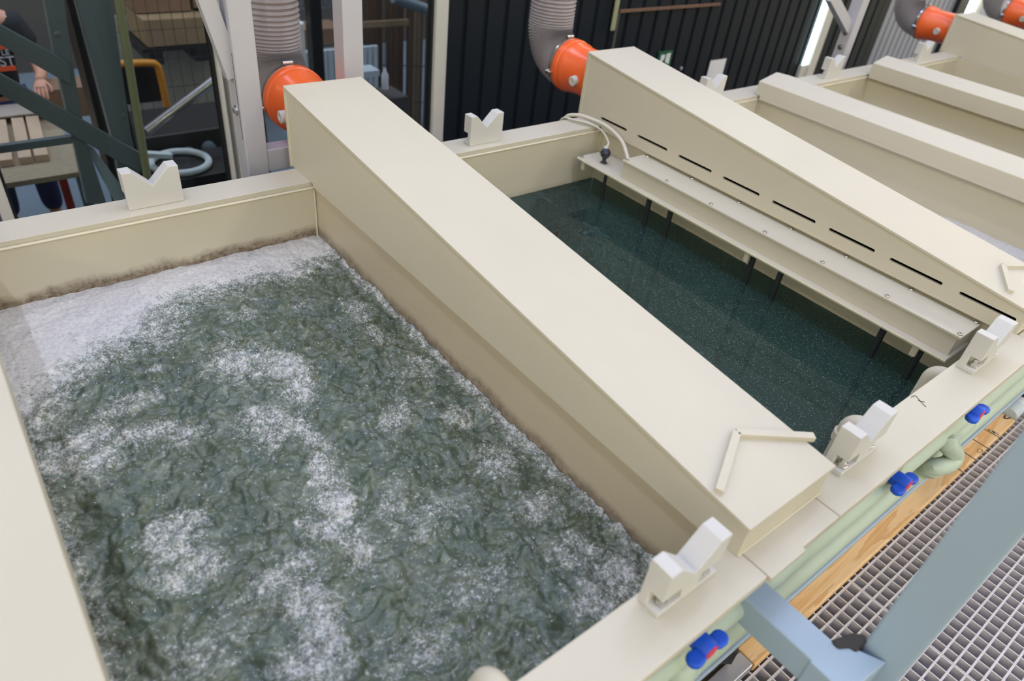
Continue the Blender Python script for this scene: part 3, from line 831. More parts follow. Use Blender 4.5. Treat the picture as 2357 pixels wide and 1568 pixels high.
# ================================================================== DUCTS
def duct(label, cx, zc, y0, ztop, plug_ang=math.radians(181), r=.1):
    t = thing('exhaust_duct', label, 'duct', (cx, y0, zc), 'ribbed exhaust hoses with orange couplings')
    ax = (0, 1, 0)
    b = MB(); b.lathe([(r, 0), (r, .165), (r + .008, .175), (r + .008, .205), (r + .0125, .210), (r + .0125, .232), (r + .007, .238), (r - .006, .24), (r - .006, .0)], (cx, y0, zc), ax, 48)
    pipe = b.build('coupling', M_orange, t, smooth=True, label='orange plastic pipe socket')
    ux, uz = math.cos(plug_ang), math.sin(plug_ang)
    b = MB(); p = Vector((cx + ux * (r - .004), y0 + .085, zc + uz * (r - .004))); d = Vector((ux, 0, uz))
    b.lathe([(.021, 0), (.021, .022), (.0185, .0245), (.010, .0245), (.009, .0215), (0, .0215)], p, d, 24)
    b.build('test_plug', M_grey_pp, pipe, smooth=True, label='round grey plug')
    # ribbed hose: straight, quarter bend upwards, straight up
    rb = .135
    ys = y0 + .238
    line = [Vector((cx, ys + .004 * i, zc)) for i in range(5)]
    c = Vector((cx, ys + .02, zc + rb))
    n = 44
    line += [c + Vector((0, math.sin(a) * rb, -math.cos(a) * rb)) for a in np.linspace(0.01, math.pi / 2, n)]
    z = line[-1].z
    step = .0048
    while z < ztop:
        step = min(step * 1.035, .0095)
        z += step; line.append(Vector((cx, ys + .02 + rb, z)))
    # resample with two rings per rib
    rr = [r + .010] * 5 + [(r - .004 + (.0055 if i % 2 else 0)) for i in range(len(line) - 5)]
    b = MB(); b.tube(line, rr, 40, caps=False)
    hose = b.build('flexible_hose', M_hose, t, smooth=False, label='smoky grey ribbed hose')
    for f in hose.data.polygons: f.use_smooth = False
    b = MB(); b.lathe([(r + .0105, .0), (r + .0125, .0), (r + .0125, .011), (r + .0105, .011)], (cx, ys + .003, zc), ax, 44)
    cl = b.build('hose_clamp', M_steel, t, smooth=True)
    a = math.radians(190); q = Vector((cx + math.cos(a) * (r + .018), ys + .008, zc + math.sin(a) * (r + .018)))
    b = MB(); b.cyl(q + Vector((0, -.028, -.0)), q + Vector((0, .012, 0)), .0055, 12); b.cyl(q + Vector((0, -.012, 0)), q + Vector((0, .006, 0)), .0105, 6)
    b.build('clamp_bolt', M_steel, cl)
    a = math.radians(95); q = Vector((cx + math.cos(a) * (r + .018), ys + .008, zc + math.sin(a) * (r + .018)))
    b = MB(); b.cyl(q + Vector((-.018, 0, 0)), q + Vector((.018, 0, 0)), .006, 12); b.build('clamp_bolt', M_steel, cl)
    return t
duct('orange coupling and smoky ribbed hose rising between two pale grey posts', .993, .130, 2.135, 1.6)
duct('orange coupling and ribbed hose in front of the black wall, at the slotted hood', 2.279, .134, 2.115, 1.6, math.radians(188))
duct('orange coupling and ribbed hose on the far hood, in front of the pale ribbed wall', 5.725, .118, 2.125, 1.6, math.radians(188))
duct('farthest orange coupling and hose, at the right edge', 7.255, .118, 2.125, 1.6, math.radians(188))

# ---- pale grey portal that holds the hose
def seam_bolt(t, x, y, z, part):
    b = MB(); b.lathe([(.018, 0), (.018, .002), (.010, .0025), (.010, .010), (0, .0105)], (x, y, z), (-1, 0, 0), 6); b.build('bolt', M_steel, part)
t = thing('duct_gantry', 'pale grey steel frame around the nearest hose', 'frame', (.96, 2.235, -1.7))
Y0, Y1 = 2.2, 2.272
b = MB(); b.box((.742, Y0, -1.7), (.814, Y1, 1.6)); p1 = b.build('post', M_post_grey, t, bevel=.004)
b = MB(); b.box((1.103, Y0, -1.7), (1.175, Y1, 1.6)); b.build('post', M_post_grey, t, bevel=.004)
b = MB(); b.box((.814, Y0 + .004, -.045), (1.103, Y1 - .004, .03)); b.build('cross_beam', M_post_grey, t, bevel=.003)
b = MB(); q0, q1 = at(470, -10, 1, 2.24), at(532, 160, 1, 2.24)
b.bar(q0, q1 + (q1 - q0) * .1, .05, .035, up=(0, 1, 0)); b.build('brace', M_post_grey, t, bevel=.002)
seam_bolt(t, .742, 2.236, at(540, 250, 0, .742)[2], p1)
b = MB(); b.box((.7412, Y0 + .012, at(540, 262, 0, .742)[2] - .07), (.7422, Y0 + .0135, at(540, 262, 0, .742)[2] + .20)); b.build('slot', M_gasket, p1)
t = thing('duct_gantry', 'pale grey post and brace beyond the gabled caps', 'frame', (4.46, 2.235, -1.7))
b = MB(); b.box((4.415, Y0, -1.7), (4.49, Y1, 1.6)); p2 = b.build('post', M_post_grey, t, bevel=.004)
b = MB(); q0, q1 = at(1912, -10, 1, 2.24), at(1950, 62, 1, 2.24); b.bar(q0, q1 + (q1 - q0) * .3, .06, .04, up=(0, 1, 0)); b.build('brace', M_post_grey, t, bevel=.002)
for py in (80, 112): seam_bolt(t, 4.415, 2.236, at(1948, py, 1, 2.2)[2], p2)

# ================================================================== FRONT: PIPES, VALVES, WALKWAY
b = MB(); b.cyl((-.2, .266, -.145), (3.2, .266, -.145), .0255, 28); o = b.build('supply_pipe', M_pipe, smooth=True)
tag(o, 'upper of two long pale green pipes under the front rim', 'pipe', 'pale green pipes under the front rim')
b = MB(); b.cyl((-.2, .269, -.285), (3.2, .269, -.285), .0260, 28); o = b.build('supply_pipe', M_pipe, smooth=True)
tag(o, 'lower of two long pale green pipes under the front rim', 'pipe', 'pale green pipes under the front rim')

def valve(label, x, z, y=.268):
    t = thing('ball_valve', label, 'valve', (x, y, z), 'blue-handled ball valves')
    b = MB(); b.tube([(x - .050, y, z), (x - .024, y, z), (x - .022, y, z), (x + .022, y, z), (x + .024, y, z), (x + .050, y, z)], [.020, .020, .026, .026, .020, .020], 24)
    b.build('body', M_valve_green, t, smooth=True, label='olive green union body')
    for s in (-1, 1):
        b = MB(); b.tube([(x + s * .027, y, z), (x + s * .048, y, z)], .0275, 24); b.build('union_nut', M_valve_green, t, bevel=.003, smooth=True)
    b = MB(); b.cyl((x, y - .014, z), (x, y - .030, z), .012, 18); b.build('stem', M_gasket, t, smooth=True)
    b = MB(); b.lathe([(.0175, 0), (.0185, .004), (.0200, .034), (.0188, .037), (.0, .037)], (x, y - .025, z), (0, -1, 0), 28)
    hd = b.build('handle_hub', M_blue, t, smooth=True)
    for s in (-1, 1):
        b = MB()
        prof = [(.013, -.010), (.022, -.014), (.038, -.015), (.047, -.008), (.049, .001), (.045, .010), (.036, .015), (.023, .014), (.013, .010)]
        b.prism([(x + s * u, y - .0535 + w) for u, w in prof], 2, z - .006, z + .006)
        b.build('wing', M_blue, hd, bevel=.004, seg=3)
    b = MB(); b.lathe([(.0155, 0), (.0155, .0016), (0, .0018)], (x, y - .062, z), (0, -1, 0), 26); b.build('cap', M_red, hd, smooth=True, label='red disc in the handle')
    return t
vz = -.085
def vx(px, py): return at(px, py, 1, .214)
for (px, py, l) in ((1637, 1503, 'blue-handled valve nearest the camera, below the first grey bracket'),
                    (2090, 1120, 'middle blue-handled valve, beside the long timber'),
                    (2258, 957, 'farthest blue-handled valve, by the handwritten numeral')):
    p = at(px, py, 1, .216)
    valve(l, p[0], p[2], .216 + .062)
# swept branch between the two far valves
def V3(px, py, y): return tuple(at(px, py, 1, y))
t = thing('branch_pipe', 'pale green pipe with two bends looping out beside the far valves', 'pipe', V3(2150, 1050, .25))
b = MB(); b.tube(smooth_path([V3(2225, 972, .262), V3(2192, 1003, .258), V3(2181, 1020, .240), V3(2196, 1046, .222), V3(2182, 1068, .218), V3(2150, 1076, .232), V3(2122, 1083, .255), V3(2095, 1098, .266)], 7), .0235, 24)
bp = b.build('swept_pipe', M_pipe, t, smooth=True)
for a, c in (((2188, 1008, .255), (2183, 1017, .245)), ((2150, 1076, .232), (2138, 1079, .242))):
    b = MB(); b.tube([V3(*a), V3(*c)], .0265, 24); b.build('socket', M_pipe, t, bevel=.002, smooth=True)
t = thing('branch_pipe', 'pale green pipe stub below the nearest blue valve', 'pipe', V3(1560, 1530, .255))
b = MB(); b.tube(smooth_path([V3(1610, 1478, .268), V3(1580, 1510, .262), V3(1564, 1535, .25), V3(1556, 1580, .245), V3(1545, 1640, .25)], 6), .030, 24); b.build('swept_pipe', M_pipe, t, smooth=True)
b = MB(); b.tube([V3(1578, 1512, .261), V3(1568, 1528, .253)], .034, 24); b.build('socket', M_pipe, t, bevel=.002, smooth=True)
# inlet on the near side
# steel beam under the pipes
b = MB(); b.box((-.2, .266, -.470), (3.6, .318, -.455)); o = b.build('support_beam', M_paint_grey, bevel=.004)
tag(o, 'blue-grey steel beam running under the green pipes', 'beam')
b = MB(); b.prism([(p[0], p[1]) for p in (at(1655, 1519, 2, -.58), at(1672, 1500, 2, -.58), at(1700, 1502, 2, -.58), at(1703, 1466, 2, -.58), at(1668, 1494, 2, -.58))], 2, -.64, -.58); o = b.build('rubber_block', M_black, bevel=.003)
tag(o, 'black rubber block at the end of the timber below the nearest valve', 'block')

# grating
GZ = -.7
t = thing('walkway_grating', 'galvanised steel grating of the walkway in front of the baths', 'grating', (1.8, -.2, GZ - .03), None)
x0, dx, y0, dy = 1.501 - .0375 * 30, .0375, .205 + .034 * 2, .034
b = MB()
nb = 0
xs = [x0 + dx * i for i in range(0, 92)]
for x in xs: b.box((x - .0019, -.75, GZ - .048), (x + .0019, y0 + .002, GZ - .0006))
b.build('cross_bars', M_galv, t)
b = MB()
for j in range(0, 31):
    y = y0 - dy * j
    b.box((xs[0], y - .0029, GZ - .050), (xs[-1], y + .0029, GZ))
b.build('bearing_bars', M_galv, t)
b = MB(); b.box((1.684, -.75, GZ - .050), (1.687, y0, GZ + .0005)); b.box((1.691, -.75, GZ - .050), (1.694, y0, GZ + .0005)); b.build('panel_edge', M_galv, t)
b = MB(); b.box((xs[0], y0 + .0021, GZ - .050), (xs[-1], y0 + .006, GZ)); b.build('panel_edge', M_galv, t)
b = MB(); b.box((-.4, -.05, GZ - .14), (4.2, .01, GZ - .052)); o = b.build('walkway_joist', M_paint_grey, bevel=.003); tag(o, 'dark steel joist under the walkway grating', 'joist')

# timber
t = thing('timber_beam', 'long pine timber lying on the grating beside the green pipes', 'timber', (2.0, .27, -.68), None)
TX0, TX1 = 1.205, 2.905
def tz(x): return 0
b = MB(); 
w0, w1 = .246, .303
b.hexa([(TX0, w0, GZ + .001), (TX1, w0 + .006, GZ + .001), (TX1, w1 + .006, GZ + .001), (TX0, w1, GZ + .001), (TX0, w0, GZ + .034), (TX1, w0 + .006, GZ + .034), (TX1, w1 + .006, GZ + .034), (TX0, w1, GZ + .034)])
b.build('board', M_wood, t, bevel=.004)
b = MB(); b.box((TX0 - .0012, w0 + .003, GZ + .004), (TX0 + .002, w1 - .003, GZ + .031)); b.build('end_grain', M_endgrain, t)
tzp = GZ + .0345
for px, py, qx, qy in ((2196, 1072, 2222, 1091), (2215, 1038, 2248, 1060), (2238, 1010, 2275, 1033), (2266, 988, 2300, 1007)):
    p, q = at(px, py, 2, tzp), at(qx, qy, 2, tzp)
    b = MB(); b.bar(p, q, .0035, .0008); b.build('pencil_line', M_ink, t)
def marks(name, polys, wd=.003):
    b = MB()
    for pl in polys:
        P = [at(x, y, 2, tzp + .0006) for x, y in pl]
        for p, q in zip(P, P[1:]): b.bar(p, q, wd, .0008)
    b.build(name, M_ink, t)
marks('pencil_mark', [[(2314, 956), (2311, 963), (2316, 964), (2326, 962)]], .0055)
marks('pencil_writing', [[(2275, 988), (2277, 991), (2279, 990)], [(2284, 991), (2286, 996), (2289, 993), (2289, 998)], [(2292, 996), (2295, 999)], [(2297, 1000), (2300, 1002)]], .003)
b = MB(); c = at(2256, 1038, 2, tzp + .0004); b.tube(arc(c, (1, 0, 0), (0, .6, 0), .013, 0, 6.2, 16), .0011, 6); b.build('wood_knot', M_endgrain, t)
# white and steel pipe end beyond the timber
t = thing('pipe_fitting', 'short white and teal pipe fitting lying past the far end of the timber', 'fitting', (2.97, .285, -.67))
b = MB(); b.tube([(2.912, .283, -.668), (3.00, .284, -.668)], .030, 24); b.build('sleeve', M_crate, t, smooth=True)
b = MB(); b.tube([(3.0, .284, -.668), (3.05, .285, -.668)], .026, 24); b.build('end_piece', M_white, t, smooth=True)
b = MB(); b.box((3.055, .245, -.697), (3.19, .300, -.62)); o = b.build('rubber_block', M_black, bevel=.004); tag(o, 'black rubber block past the white pipe fitting', 'block')
# flat steel next to the timber's near end
b = MB(); b.box((.62, .249, -.70 + .001), (1.198, .292, -.66)); o = b.build('steel_angle', M_alu, bevel=.003); tag(o, 'pale lilac steel bar lying beyond the near end of the timber', 'bar')

# guard post and its arm
t = thing('guard_post', 'blurred grey square post close to the camera with an arm to the baths', 'post', (1.04, .038, GZ))
b = MB(); b.box((1.0, .0, GZ + .001), (1.078, .074, .72)); b.build('post', M_paint_grey, t, bevel=.006, seg=3)
b = MB(); b.box((.888, .105, -.172), (.953, .300, -.102)); arm = b.build('arm', M_paint_grey, t, bevel=.004, seg=3)
b = MB(); b.hexa([(.885, .040, -.176), (1.0, .030, -.176), (.957, .112, -.176), (.885, .112, -.176), (.885, .040, -.104), (1.0, .030, -.104), (.957, .112, -.104), (.885, .112, -.104)]); b.build('elbow_plate', M_paint_grey, t, bevel=.003)
b = MB(); p = [at(x, y, 2, -.1) for x, y in ((1912, 1474), (1935, 1466), (1962, 1456), (1990, 1462), (1997, 1476), (1972, 1500), (1958, 1490), (1930, 1492))]
b.prism([(q[0], q[1]) for q in p], 2, -.135, -.098); b.build('rubber_pad', M_rubber, t, bevel=.004, label='dark rubber pad between arm and post')

# floor, pit
b = MB(); b.box((-6, 2.3, -1.78), (14, 12, -1.7)); o = b.build('floor', M_floor); tag(o, kind='structure')
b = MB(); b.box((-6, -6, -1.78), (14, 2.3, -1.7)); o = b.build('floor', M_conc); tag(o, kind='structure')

# ================================================================== BACK WALL WITH WINDOWS
WY = 3.4
# window openings x .13..1.06 and 1.12..2.235 ; solid ribbed wall from 2.32
def ribbed(x0, x1, z0, z1, pitch, depth, m, name):
    prof = []
    x = x0
    while x < x1 - 1e-6:
        w = pitch
        prof += [(x, WY), (x + w * .74, WY), (x + w * .79, WY + depth), (x + w * .95, WY + depth)]
        x += w
    prof += [(x1, WY), (x1, WY + .08), (x0, WY + .08)]
    b = MB(); b.prism(prof, 2, z0, z1); return b.build(name, m)
o = ribbed(2.318, 7.22, -1.7, 1.7, .1455, .016, M_darkwall, 'wall_back'); tag(o, kind='structure')
o = ribbed(7.36, 8.80, -1.7, 1.7, .118, .03, M_pale_lit, 'wall_back_lit'); tag(o, kind='structure')  # ribbed wall continued, light from the window painted in as a paler sheet
b = MB(); b.box((7.22, WY, -1.7), (7.36, WY + .06, 1.7)); o = b.build('trim_1', M_darkwall); tag(o, kind='structure')
b = MB(); b.box((8.80, WY - .05, -1.7), (9.02, WY + .06, 1.7)); o = b.build('trim_2', M_gasket); tag(o, kind='structure')
# windows
def window(n, x0, x1, z0, z1, jl, jr):
    t = bpy.data.objects.new('window_%d' % n, None); COL.objects.link(t); t.location = ((x0 + x1) / 2, WY, z0); tag(t, kind='structure')
    b = MB(); b.box((x0, WY + .012, z0), (x1, WY + .018, z1)); b.build('pane', M_glass, t)
    b = MB(); b.box((x0 - jl, WY - .03, z0), (x0 - .012, WY + .06, z1)); b.box((x1 + .012, WY - .03, z0), (x1 + jr, WY + .06, z1))
    b.box((x0 - jl, WY - .03, z0 - .06), (x1 + jr, WY + .06, z0)); b.build('window_frame', M_frame, t, bevel=.004)
    b = MB(); b.box((x0 - .012, WY - .005, z0), (x0, WY + .04, z1)); b.box((x1, WY - .005, z0), (x1 + .012, WY + .04, z1)); b.build('gasket', M_gasket, t)
window(1, .128, 1.045, -1.0, 1.7, .055, .030)
window(2, 1.160, 2.225, -1.0, 1.7, .060, .090)
b = MB(); b.box((-4, WY, -1.7), (.07, WY + .08, 1.7)); o = b.build('wall_left', M_fardark); tag(o, kind='structure')
b = MB(); b.box((.07, WY, -1.7), (2.318, WY + .08, -1.06)); o = b.build('wall_front', M_fardark); tag(o, kind='structure')
# narrow daylit slot with its cream frame
t = bpy.data.objects.new('window_3', None); COL.objects.link(t); t.location = (6.15, WY, -.5); tag(t, kind='structure')
b = MB(); b.box((6.11, WY - .022, -.50), (6.185, WY - .016, 1.7)); b.build('pane', M_daylight, t)
b = MB(); b.box((6.185, WY - .05, -1.7), (6.30, WY - .001, 1.7)); b.box((6.09, WY - .035, -1.7), (6.185, WY - .001, -.50)); b.build('window_frame', M_frame, t, bevel=.004)
t = bpy.data.objects.new('window_4', None); COL.objects.link(t); t.location = (9.15, WY, -.5); tag(t, kind='structure')
b = MB(); b.box((9.02, WY, -1.2), (9.32, WY + .01, 1.7)); b.build('pane', M_daylight, t)
b = MB(); b.box((9.32, WY - .04, -1.7), (9.42, WY + .05, 1.7)); b.build('window_frame', M_frame, t)
b = MB(); b.box((9.42, WY, -1.7), (14, WY + .08, 1.7)); o = b.build('wall_right', M_pale_lit); tag(o, kind='structure')
# hatch outline on the black wall
t = bpy.data.objects.new('door_1', None); COL.objects.link(t); t.location = (4.2, WY, -.5); tag(t, kind='structure')
b = MB(); b.box((3.665, WY - .018, .045), (4.71, WY - .001, .064)); b.build('ledge', M_rust, t, bevel=.002)
b = MB(); b.box((3.655, WY - .012, -1.6), (3.672, WY - .001, .045)); b.build('frame_edge', pmat('dull_grey_edge', (0.06, 0.065, 0.055), rough=.7), t)
# hanging strap
b = MB(); b.box((3.575, WY - .05, -.052), (3.612, WY - .035, 1.7)); o = b.build('hanging_strap', M_olive, bevel=.006); tag(o, 'olive yellow strap hanging down the black wall', 'strap')
# emergency exit sign
sx, sz = at(1521, 125, 1, WY - .012)[0], at(1521, 125, 1, WY - .012)[2]
t = thing('exit_sign', 'green emergency exit sign with a white running figure on the black wall', 'sign', (sx + .07, WY - .01, sz - .07))
sw, shh = .128, .215
b = MB(); b.box((sx - .02, WY - .014, sz - shh), (sx + sw, WY - .004, sz + .018)); b.build('plate', M_green, t, bevel=.002)
g = MB(); yy0, yy1 = WY - .0165, WY - .014
g.prism([(sx + .005, sz - .005), (sx + .045, sz - .005), (sx + .045, sz - .035), (sx + .028, sz - .05), (sx + .005, sz - .075)], 1, yy0, yy1)
g.prism([(sx + .062, sz - .002), (sx + .105, sz + .003), (sx + .105, sz - .075), (sx + .062, sz - .06)], 1, yy0, yy1)
g.lathe([(.012, 0), (.012, .0025), (0, .0025)], (sx + .083, yy1 + .0, sz - .022), (0, -1, 0), 16)
g.prism([(sx + .020, sz - .085), (sx + .034, sz - .085), (sx + .022, sz - .135), (sx + .005, sz - .135)], 1, yy0, yy1)
g.prism([(sx + .058, sz - .095), (sx + .10, sz - .095), (sx + .10, sz - .16), (sx + .07, sz - .16)], 1, yy0, yy1)
g.build('pictogram', M_white, t)
a = at(1637, 140, 1, WY - .01); c = at(1673, 135, 1, WY - .01)
b = MB(); b.box((a[0], WY - .008, a[2] - .34), (c[0], WY - .004, a[2])); o = b.build('paper_notice', M_paper); tag(o, 'white paper sheet pinned to the black wall', 'notice')
b = MB(); p = at(1569, 158, 1, WY - .01); b.lathe([(.013, 0), (.013, .01), (.006, .014), (0, .014)], (p[0], WY - .001, p[2]), (0, -1, 0), 16); o = b.build('wall_button', M_pale_lit, smooth=True); tag(o, 'small round knob on the black wall beside the exit sign', 'knob')

# ================================================================== THE HALL BEHIND THE GLASS
def B(px, py, y): return at(px, py, 1, y)
t = thing('steel_truss', 'slate blue steel framework with diagonal braces behind the left window', 'frame', (.6, 3.77, -1.7))
Y = 3.78
def member(name, pl, dpt=.05, mat=M_truss, y=Y):
    """flat steel member with a four-cornered face"""
    P = [B(px, py, y) for px, py in pl]
    b = MB(); b.prism([(p[0], p[2]) for p in P], 1, y, y + dpt); return b.build(name, mat, t, bevel=.004)
member('post', ((90, -60), (142, -60), (166, 135), (200, 330), (246, 470), (200, 470), (170, 330), (126, 135)))
member('post', ((160, -60), (250, -60), (300, 300), (332, 450), (285, 450), (262, 330)), .07)
member('brace', ((-20, 46), (-20, 92), (120, 172), (165, 196), (160, 150), (134, 130)), .03, y=Y - .035)
member('brace', ((-20, 158), (-20, 205), (290, 382), (325, 398), (322, 352)), .03, y=Y - .035)
member('crossbar', ((-20, 338), (-20, 357), (168, 331), (166, 313)), .03)
member('gusset_plate', ((188, 325), (215, 340), (310, 470), (268, 470)), .02, M_paint_grey, y=Y + .05)
for px, py in ((283, 266), (132, 78)):
    p = B(px, py, Y); b = MB(); b.lathe([(.013, 0), (.013, .008), (.006, .011), (0, .011)], (p[0], Y, p[2]), (0, -1, 0), 12); b.build('bolt', M_truss, t, smooth=True)
b = MB(); p, q = B(268, -30, 3.70), B(341, 420, 3.70); b.cyl(p, q + (q - p) * .8, .019, 18); o = b.build('green_pole', M_olive, smooth=True); tag(o, 'thick olive green tube in front of the slate framework', 'pole')
b = MB(); p, q = B(222, 160, 3.95), B(275, 345, 3.95); b.cyl(p, q + (q - p) * .8, .013, 16); o = b.build('green_pole', M_olive, smooth=True); tag(o, 'thin olive green tube behind the slate framework', 'pole')
b = MB(); b.box((.62, 4.02, -1.7), (.78, 4.2, 1.7)); o = b.build('cable_duct', M_gasket, bevel=.01); tag(o, 'tall black duct standing behind the slate framework', 'duct')

# bench
BZ = -.8
t = thing('workbench', 'chipboard-topped workbench with planks on it behind the left window', 'bench', (.1, 4.8, -1.7))
b = MB(); b.box((-1.2, 4.205, BZ - .03), (.556, 5.42, BZ)); b.build('bench_top', M_osb, t, bevel=.002)
for x, y, m in ((.49, 4.28, M_truss), (.50, 5.3, M_redpaint), (-1.1, 4.28, M_truss), (-1.1, 5.3, M_truss)):
    b = MB(); b.box((x, y, -1.7), (x + .05, y + .05, BZ - .03)); b.build('leg', m, t, bevel=.003)
def slab(name, label, cat, c, size, ang, m, group=None, tilt=0):
    b = MB(); M4 = Matrix.Translation(Vector(c)) @ Matrix.Rotation(ang, 4, 'Z') @ Matrix.Rotation(tilt, 4, 'X')
    s = Vector(size) / 2
    b.box(-s, s, M4); o = b.build(name, m, bevel=.002)
    return tag(o, label, cat, group)
gp = 'pale boards on the workbench'
slab('wood_plank', 'pale board on the bench, leftmost of three side by side', 'plank', (.235, 4.72, BZ + .0205), (.062, .62, .04), math.radians(-6), M_board, gp)
slab('wood_plank', 'pale board on the bench, middle of three side by side', 'plank', (.325, 4.72, BZ + .0205), (.062, .62, .04), math.radians(-6), M_board, gp)
slab('wood_plank', 'pale board on the bench, rightmost of three side by side', 'plank', (.402, 4.72, BZ + .0205), (.066, .62, .04), math.radians(-6), M_board, gp)
slab('card_sheet', 'flat pale card sheet lying across the bench', 'sheet', (.10, 5.14, BZ + .047), (.85, .20, .012), 0, M_sheet)
slab('card_strip', 'stack of pale card strips at the right of the bench', 'strips', (.66, 5.34, BZ + .016), (.20, .12, .03), 0, M_sheet)
slab('cardboard_box', 'brown cardboard box under the hand of the person at the bench', 'box', (.68, 5.14, BZ + .09), (.30, .22, .18), 0, M_card)

# person at the bench
def skin_body(name, verts, edges, radii, root, m, parent=None, sub=2):
    me = bpy.data.meshes.new(name)
    o0 = origin(parent) if parent is not None else Vector((0, 0, 0))
    me.from_pydata([tuple(Vector(v) - o0) for v in verts], edges, [])
    o = bpy.data.objects.new(name, me); COL.objects.link(o)
    if parent is not None: o.parent = parent
    sk = o.modifiers.new('skin', 'SKIN'); sk.use_smooth_shade = True
    for i, r in enumerate(radii):
        d = me.skin_vertices[0].data[i]; d.radius = r if isinstance(r, tuple) else (r, r); d.use_root = (i == root)
    ss = o.modifiers.new('subsurf', 'SUBSURF'); ss.levels = sub; ss.render_levels = sub
    me.materials.append(m)
    return o
PX, PYY = .315, 5.50     # stands behind the bench
fl = -1.7
t = thing('person', 'person in a black printed T-shirt and navy trousers leaning at the workbench', 'person', (PX, PYY, fl))
hipz, chz, shz = fl + .93, fl + 1.22, fl + 1.42
Vv = [(PX, PYY, hipz), (PX, PYY - .03, fl + 1.08), (PX, PYY - .07, chz), (PX, PYY - .10, shz), (PX, PYY - .12, shz + .09), (PX, PYY - .15, shz + .19), (PX, PYY - .16, shz + .29),
      (PX + .19, PYY - .11, shz - .03), (PX + .27, PYY - .16, fl + 1.16), (PX + .245, PYY - .36, fl + 1.17 - .03), (PX + .215, PYY - .46, fl + 1.165 - .02),
      (PX - .19, PYY - .11, shz - .03), (PX - .28, PYY - .16, fl + 1.14), (PX - .20, PYY - .40, fl + 1.02), (PX - .18, PYY - .50, fl + .99),
      (PX + .10, PYY, hipz - .08), (PX + .12, PYY - .02, fl + .48), (PX + .13, PYY + .02, fl + .09), (PX + .13, PYY - .13, fl + .045),
      (PX - .10, PYY, hipz - .08), (PX - .13, PYY - .02, fl + .48), (PX - .14, PYY + .02, fl + .09), (PX - .14, PYY - .13, fl + .045)]
Ee = [(0, 1), (1, 2), (2, 3), (3, 4), (4, 5), (5, 6), (3, 7), (7, 8), (8, 9), (9, 10), (3, 11), (11, 12), (12, 13), (13, 14), (0, 15), (15, 16), (16, 17), (17, 18), (0, 19), (19, 20), (20, 21), (21, 22)]
Rr = [(.15, .11), (.14, .10), (.155, .11), (.13, .09), (.055, .055), (.085, .095), (.075, .085), .062, .047, .032, .027, .062, .047, .032, .027, .085, .062, .042, .035, .085, .062, .042, .035]
body = skin_body('body', Vv, Ee, Rr, 0, M_skin, t)
# shirt: torso with short sleeves, a little larger than the body
Vs = [(PX, PYY, hipz - .02), (PX, PYY - .03, fl + 1.08), (PX, PYY - .07, chz), (PX, PYY - .10, shz + .01), (PX + .19, PYY - .11, shz - .03), (PX + .255, PYY - .145, fl + 1.235), (PX - .19, PYY - .11, shz - .03), (PX - .255, PYY - .145, fl + 1.235)]
skin_body('tshirt', Vs, [(0, 1), (1, 2), (2, 3), (3, 4), (4, 5), (3, 6), (6, 7)], [(.175, .13), (.168, .125), (.18, .13), (.14, .10), .085, .072, .085, .072], 0, M_shirt, t)
Vt = [(PX, PYY, hipz + .01)] + Vv[15:18] + Vv[19:22]
skin_body('trousers', Vt, [(0, 1), (1, 2), (2, 3), (0, 4), (4, 5), (5, 6)], [(.165, .125), .105, .083, .07, .105, .083, .07], 0, M_trousers, t)
for s in (17, 21):
    x, y, z = Vv[s]; b = MB(); b.ball((x, y - .07, fl + .04), .05, 16, (.9, 2.4, .8)); b.build('shoe', M_black, t, smooth=True)
hc = Vector((PX, PYY - .165, shz + .26))
b = MB(); b.ball((hc.x, hc.y + .02, hc.z + .035), .105, 20, (.92, 1.02, .95)); b.build('hair', M_hair, t, smooth=True)
b = MB(); b.ball((hc.x, hc.y - .10, hc.z - .02), .018, 10, (.8, 1.3, 1.2)); b.build('nose', M_skin, t, smooth=True)
for s in (-1, 1):
    b = MB(); b.ball((hc.x + s * .035, hc.y - .088, hc.z + .012), .011, 10); b.build('eye', M_white, t, smooth=True)
    b = MB(); b.ball((hc.x + s * .088, hc.y + .01, hc.z - .01), .026, 10, (.4, .8, 1.2)); b.build('ear', M_skin, t, smooth=True)
b = MB(); b.bar((hc.x - .022, hc.y - .093, hc.z - .055), (hc.x + .022, hc.y - .093, hc.z - .055), .008, .007); b.build('mouth', M_redpaint, t)
def hand(wrist, dirv, side, parent):
    w, d = Vector(wrist), Vector(dirv).normalized()
    up = Vector((0, 0, 1)); s = d.cross(up).normalized() * side; up = s.cross(d) * side
    V = [w, w + d * .045, w + d * .075]; E_ = [(0, 1), (1, 2)]; r = [(.028, .018), (.038, .016), (.036, .014)]
    for k, (off, ln) in enumerate(((-.028, .060), (-.010, .072), (.009, .068), (.026, .054))):
        a = w + d * .08 + s * off
        i = len(V)
        V += [a, a + d * ln * .5 - Vector((0, 0, .012)), a + d * ln * .85 - Vector((0, 0, .04))]
        E_ += [(2, i), (i, i + 1), (i + 1, i + 2)]; r += [.0105, .0095, .008]
    i = len(V); a = w + d * .03 - s * .034
    V += [a, a + d * .03 - s * .02 - Vector((0, 0, .01)), a + d * .055 - s * .018 - Vector((0, 0, .028))]
    E_ += [(1, i), (i, i + 1), (i + 1, i + 2)]; r += [.012, .010, .009]
    return skin_body('hand', V, E_, r, 0, M_skin, parent, 1)
hand(Vv[10], (-.2, -1, -.35), 1, t)
hand(Vv[14], (.15, -1, -.3), -1, t)
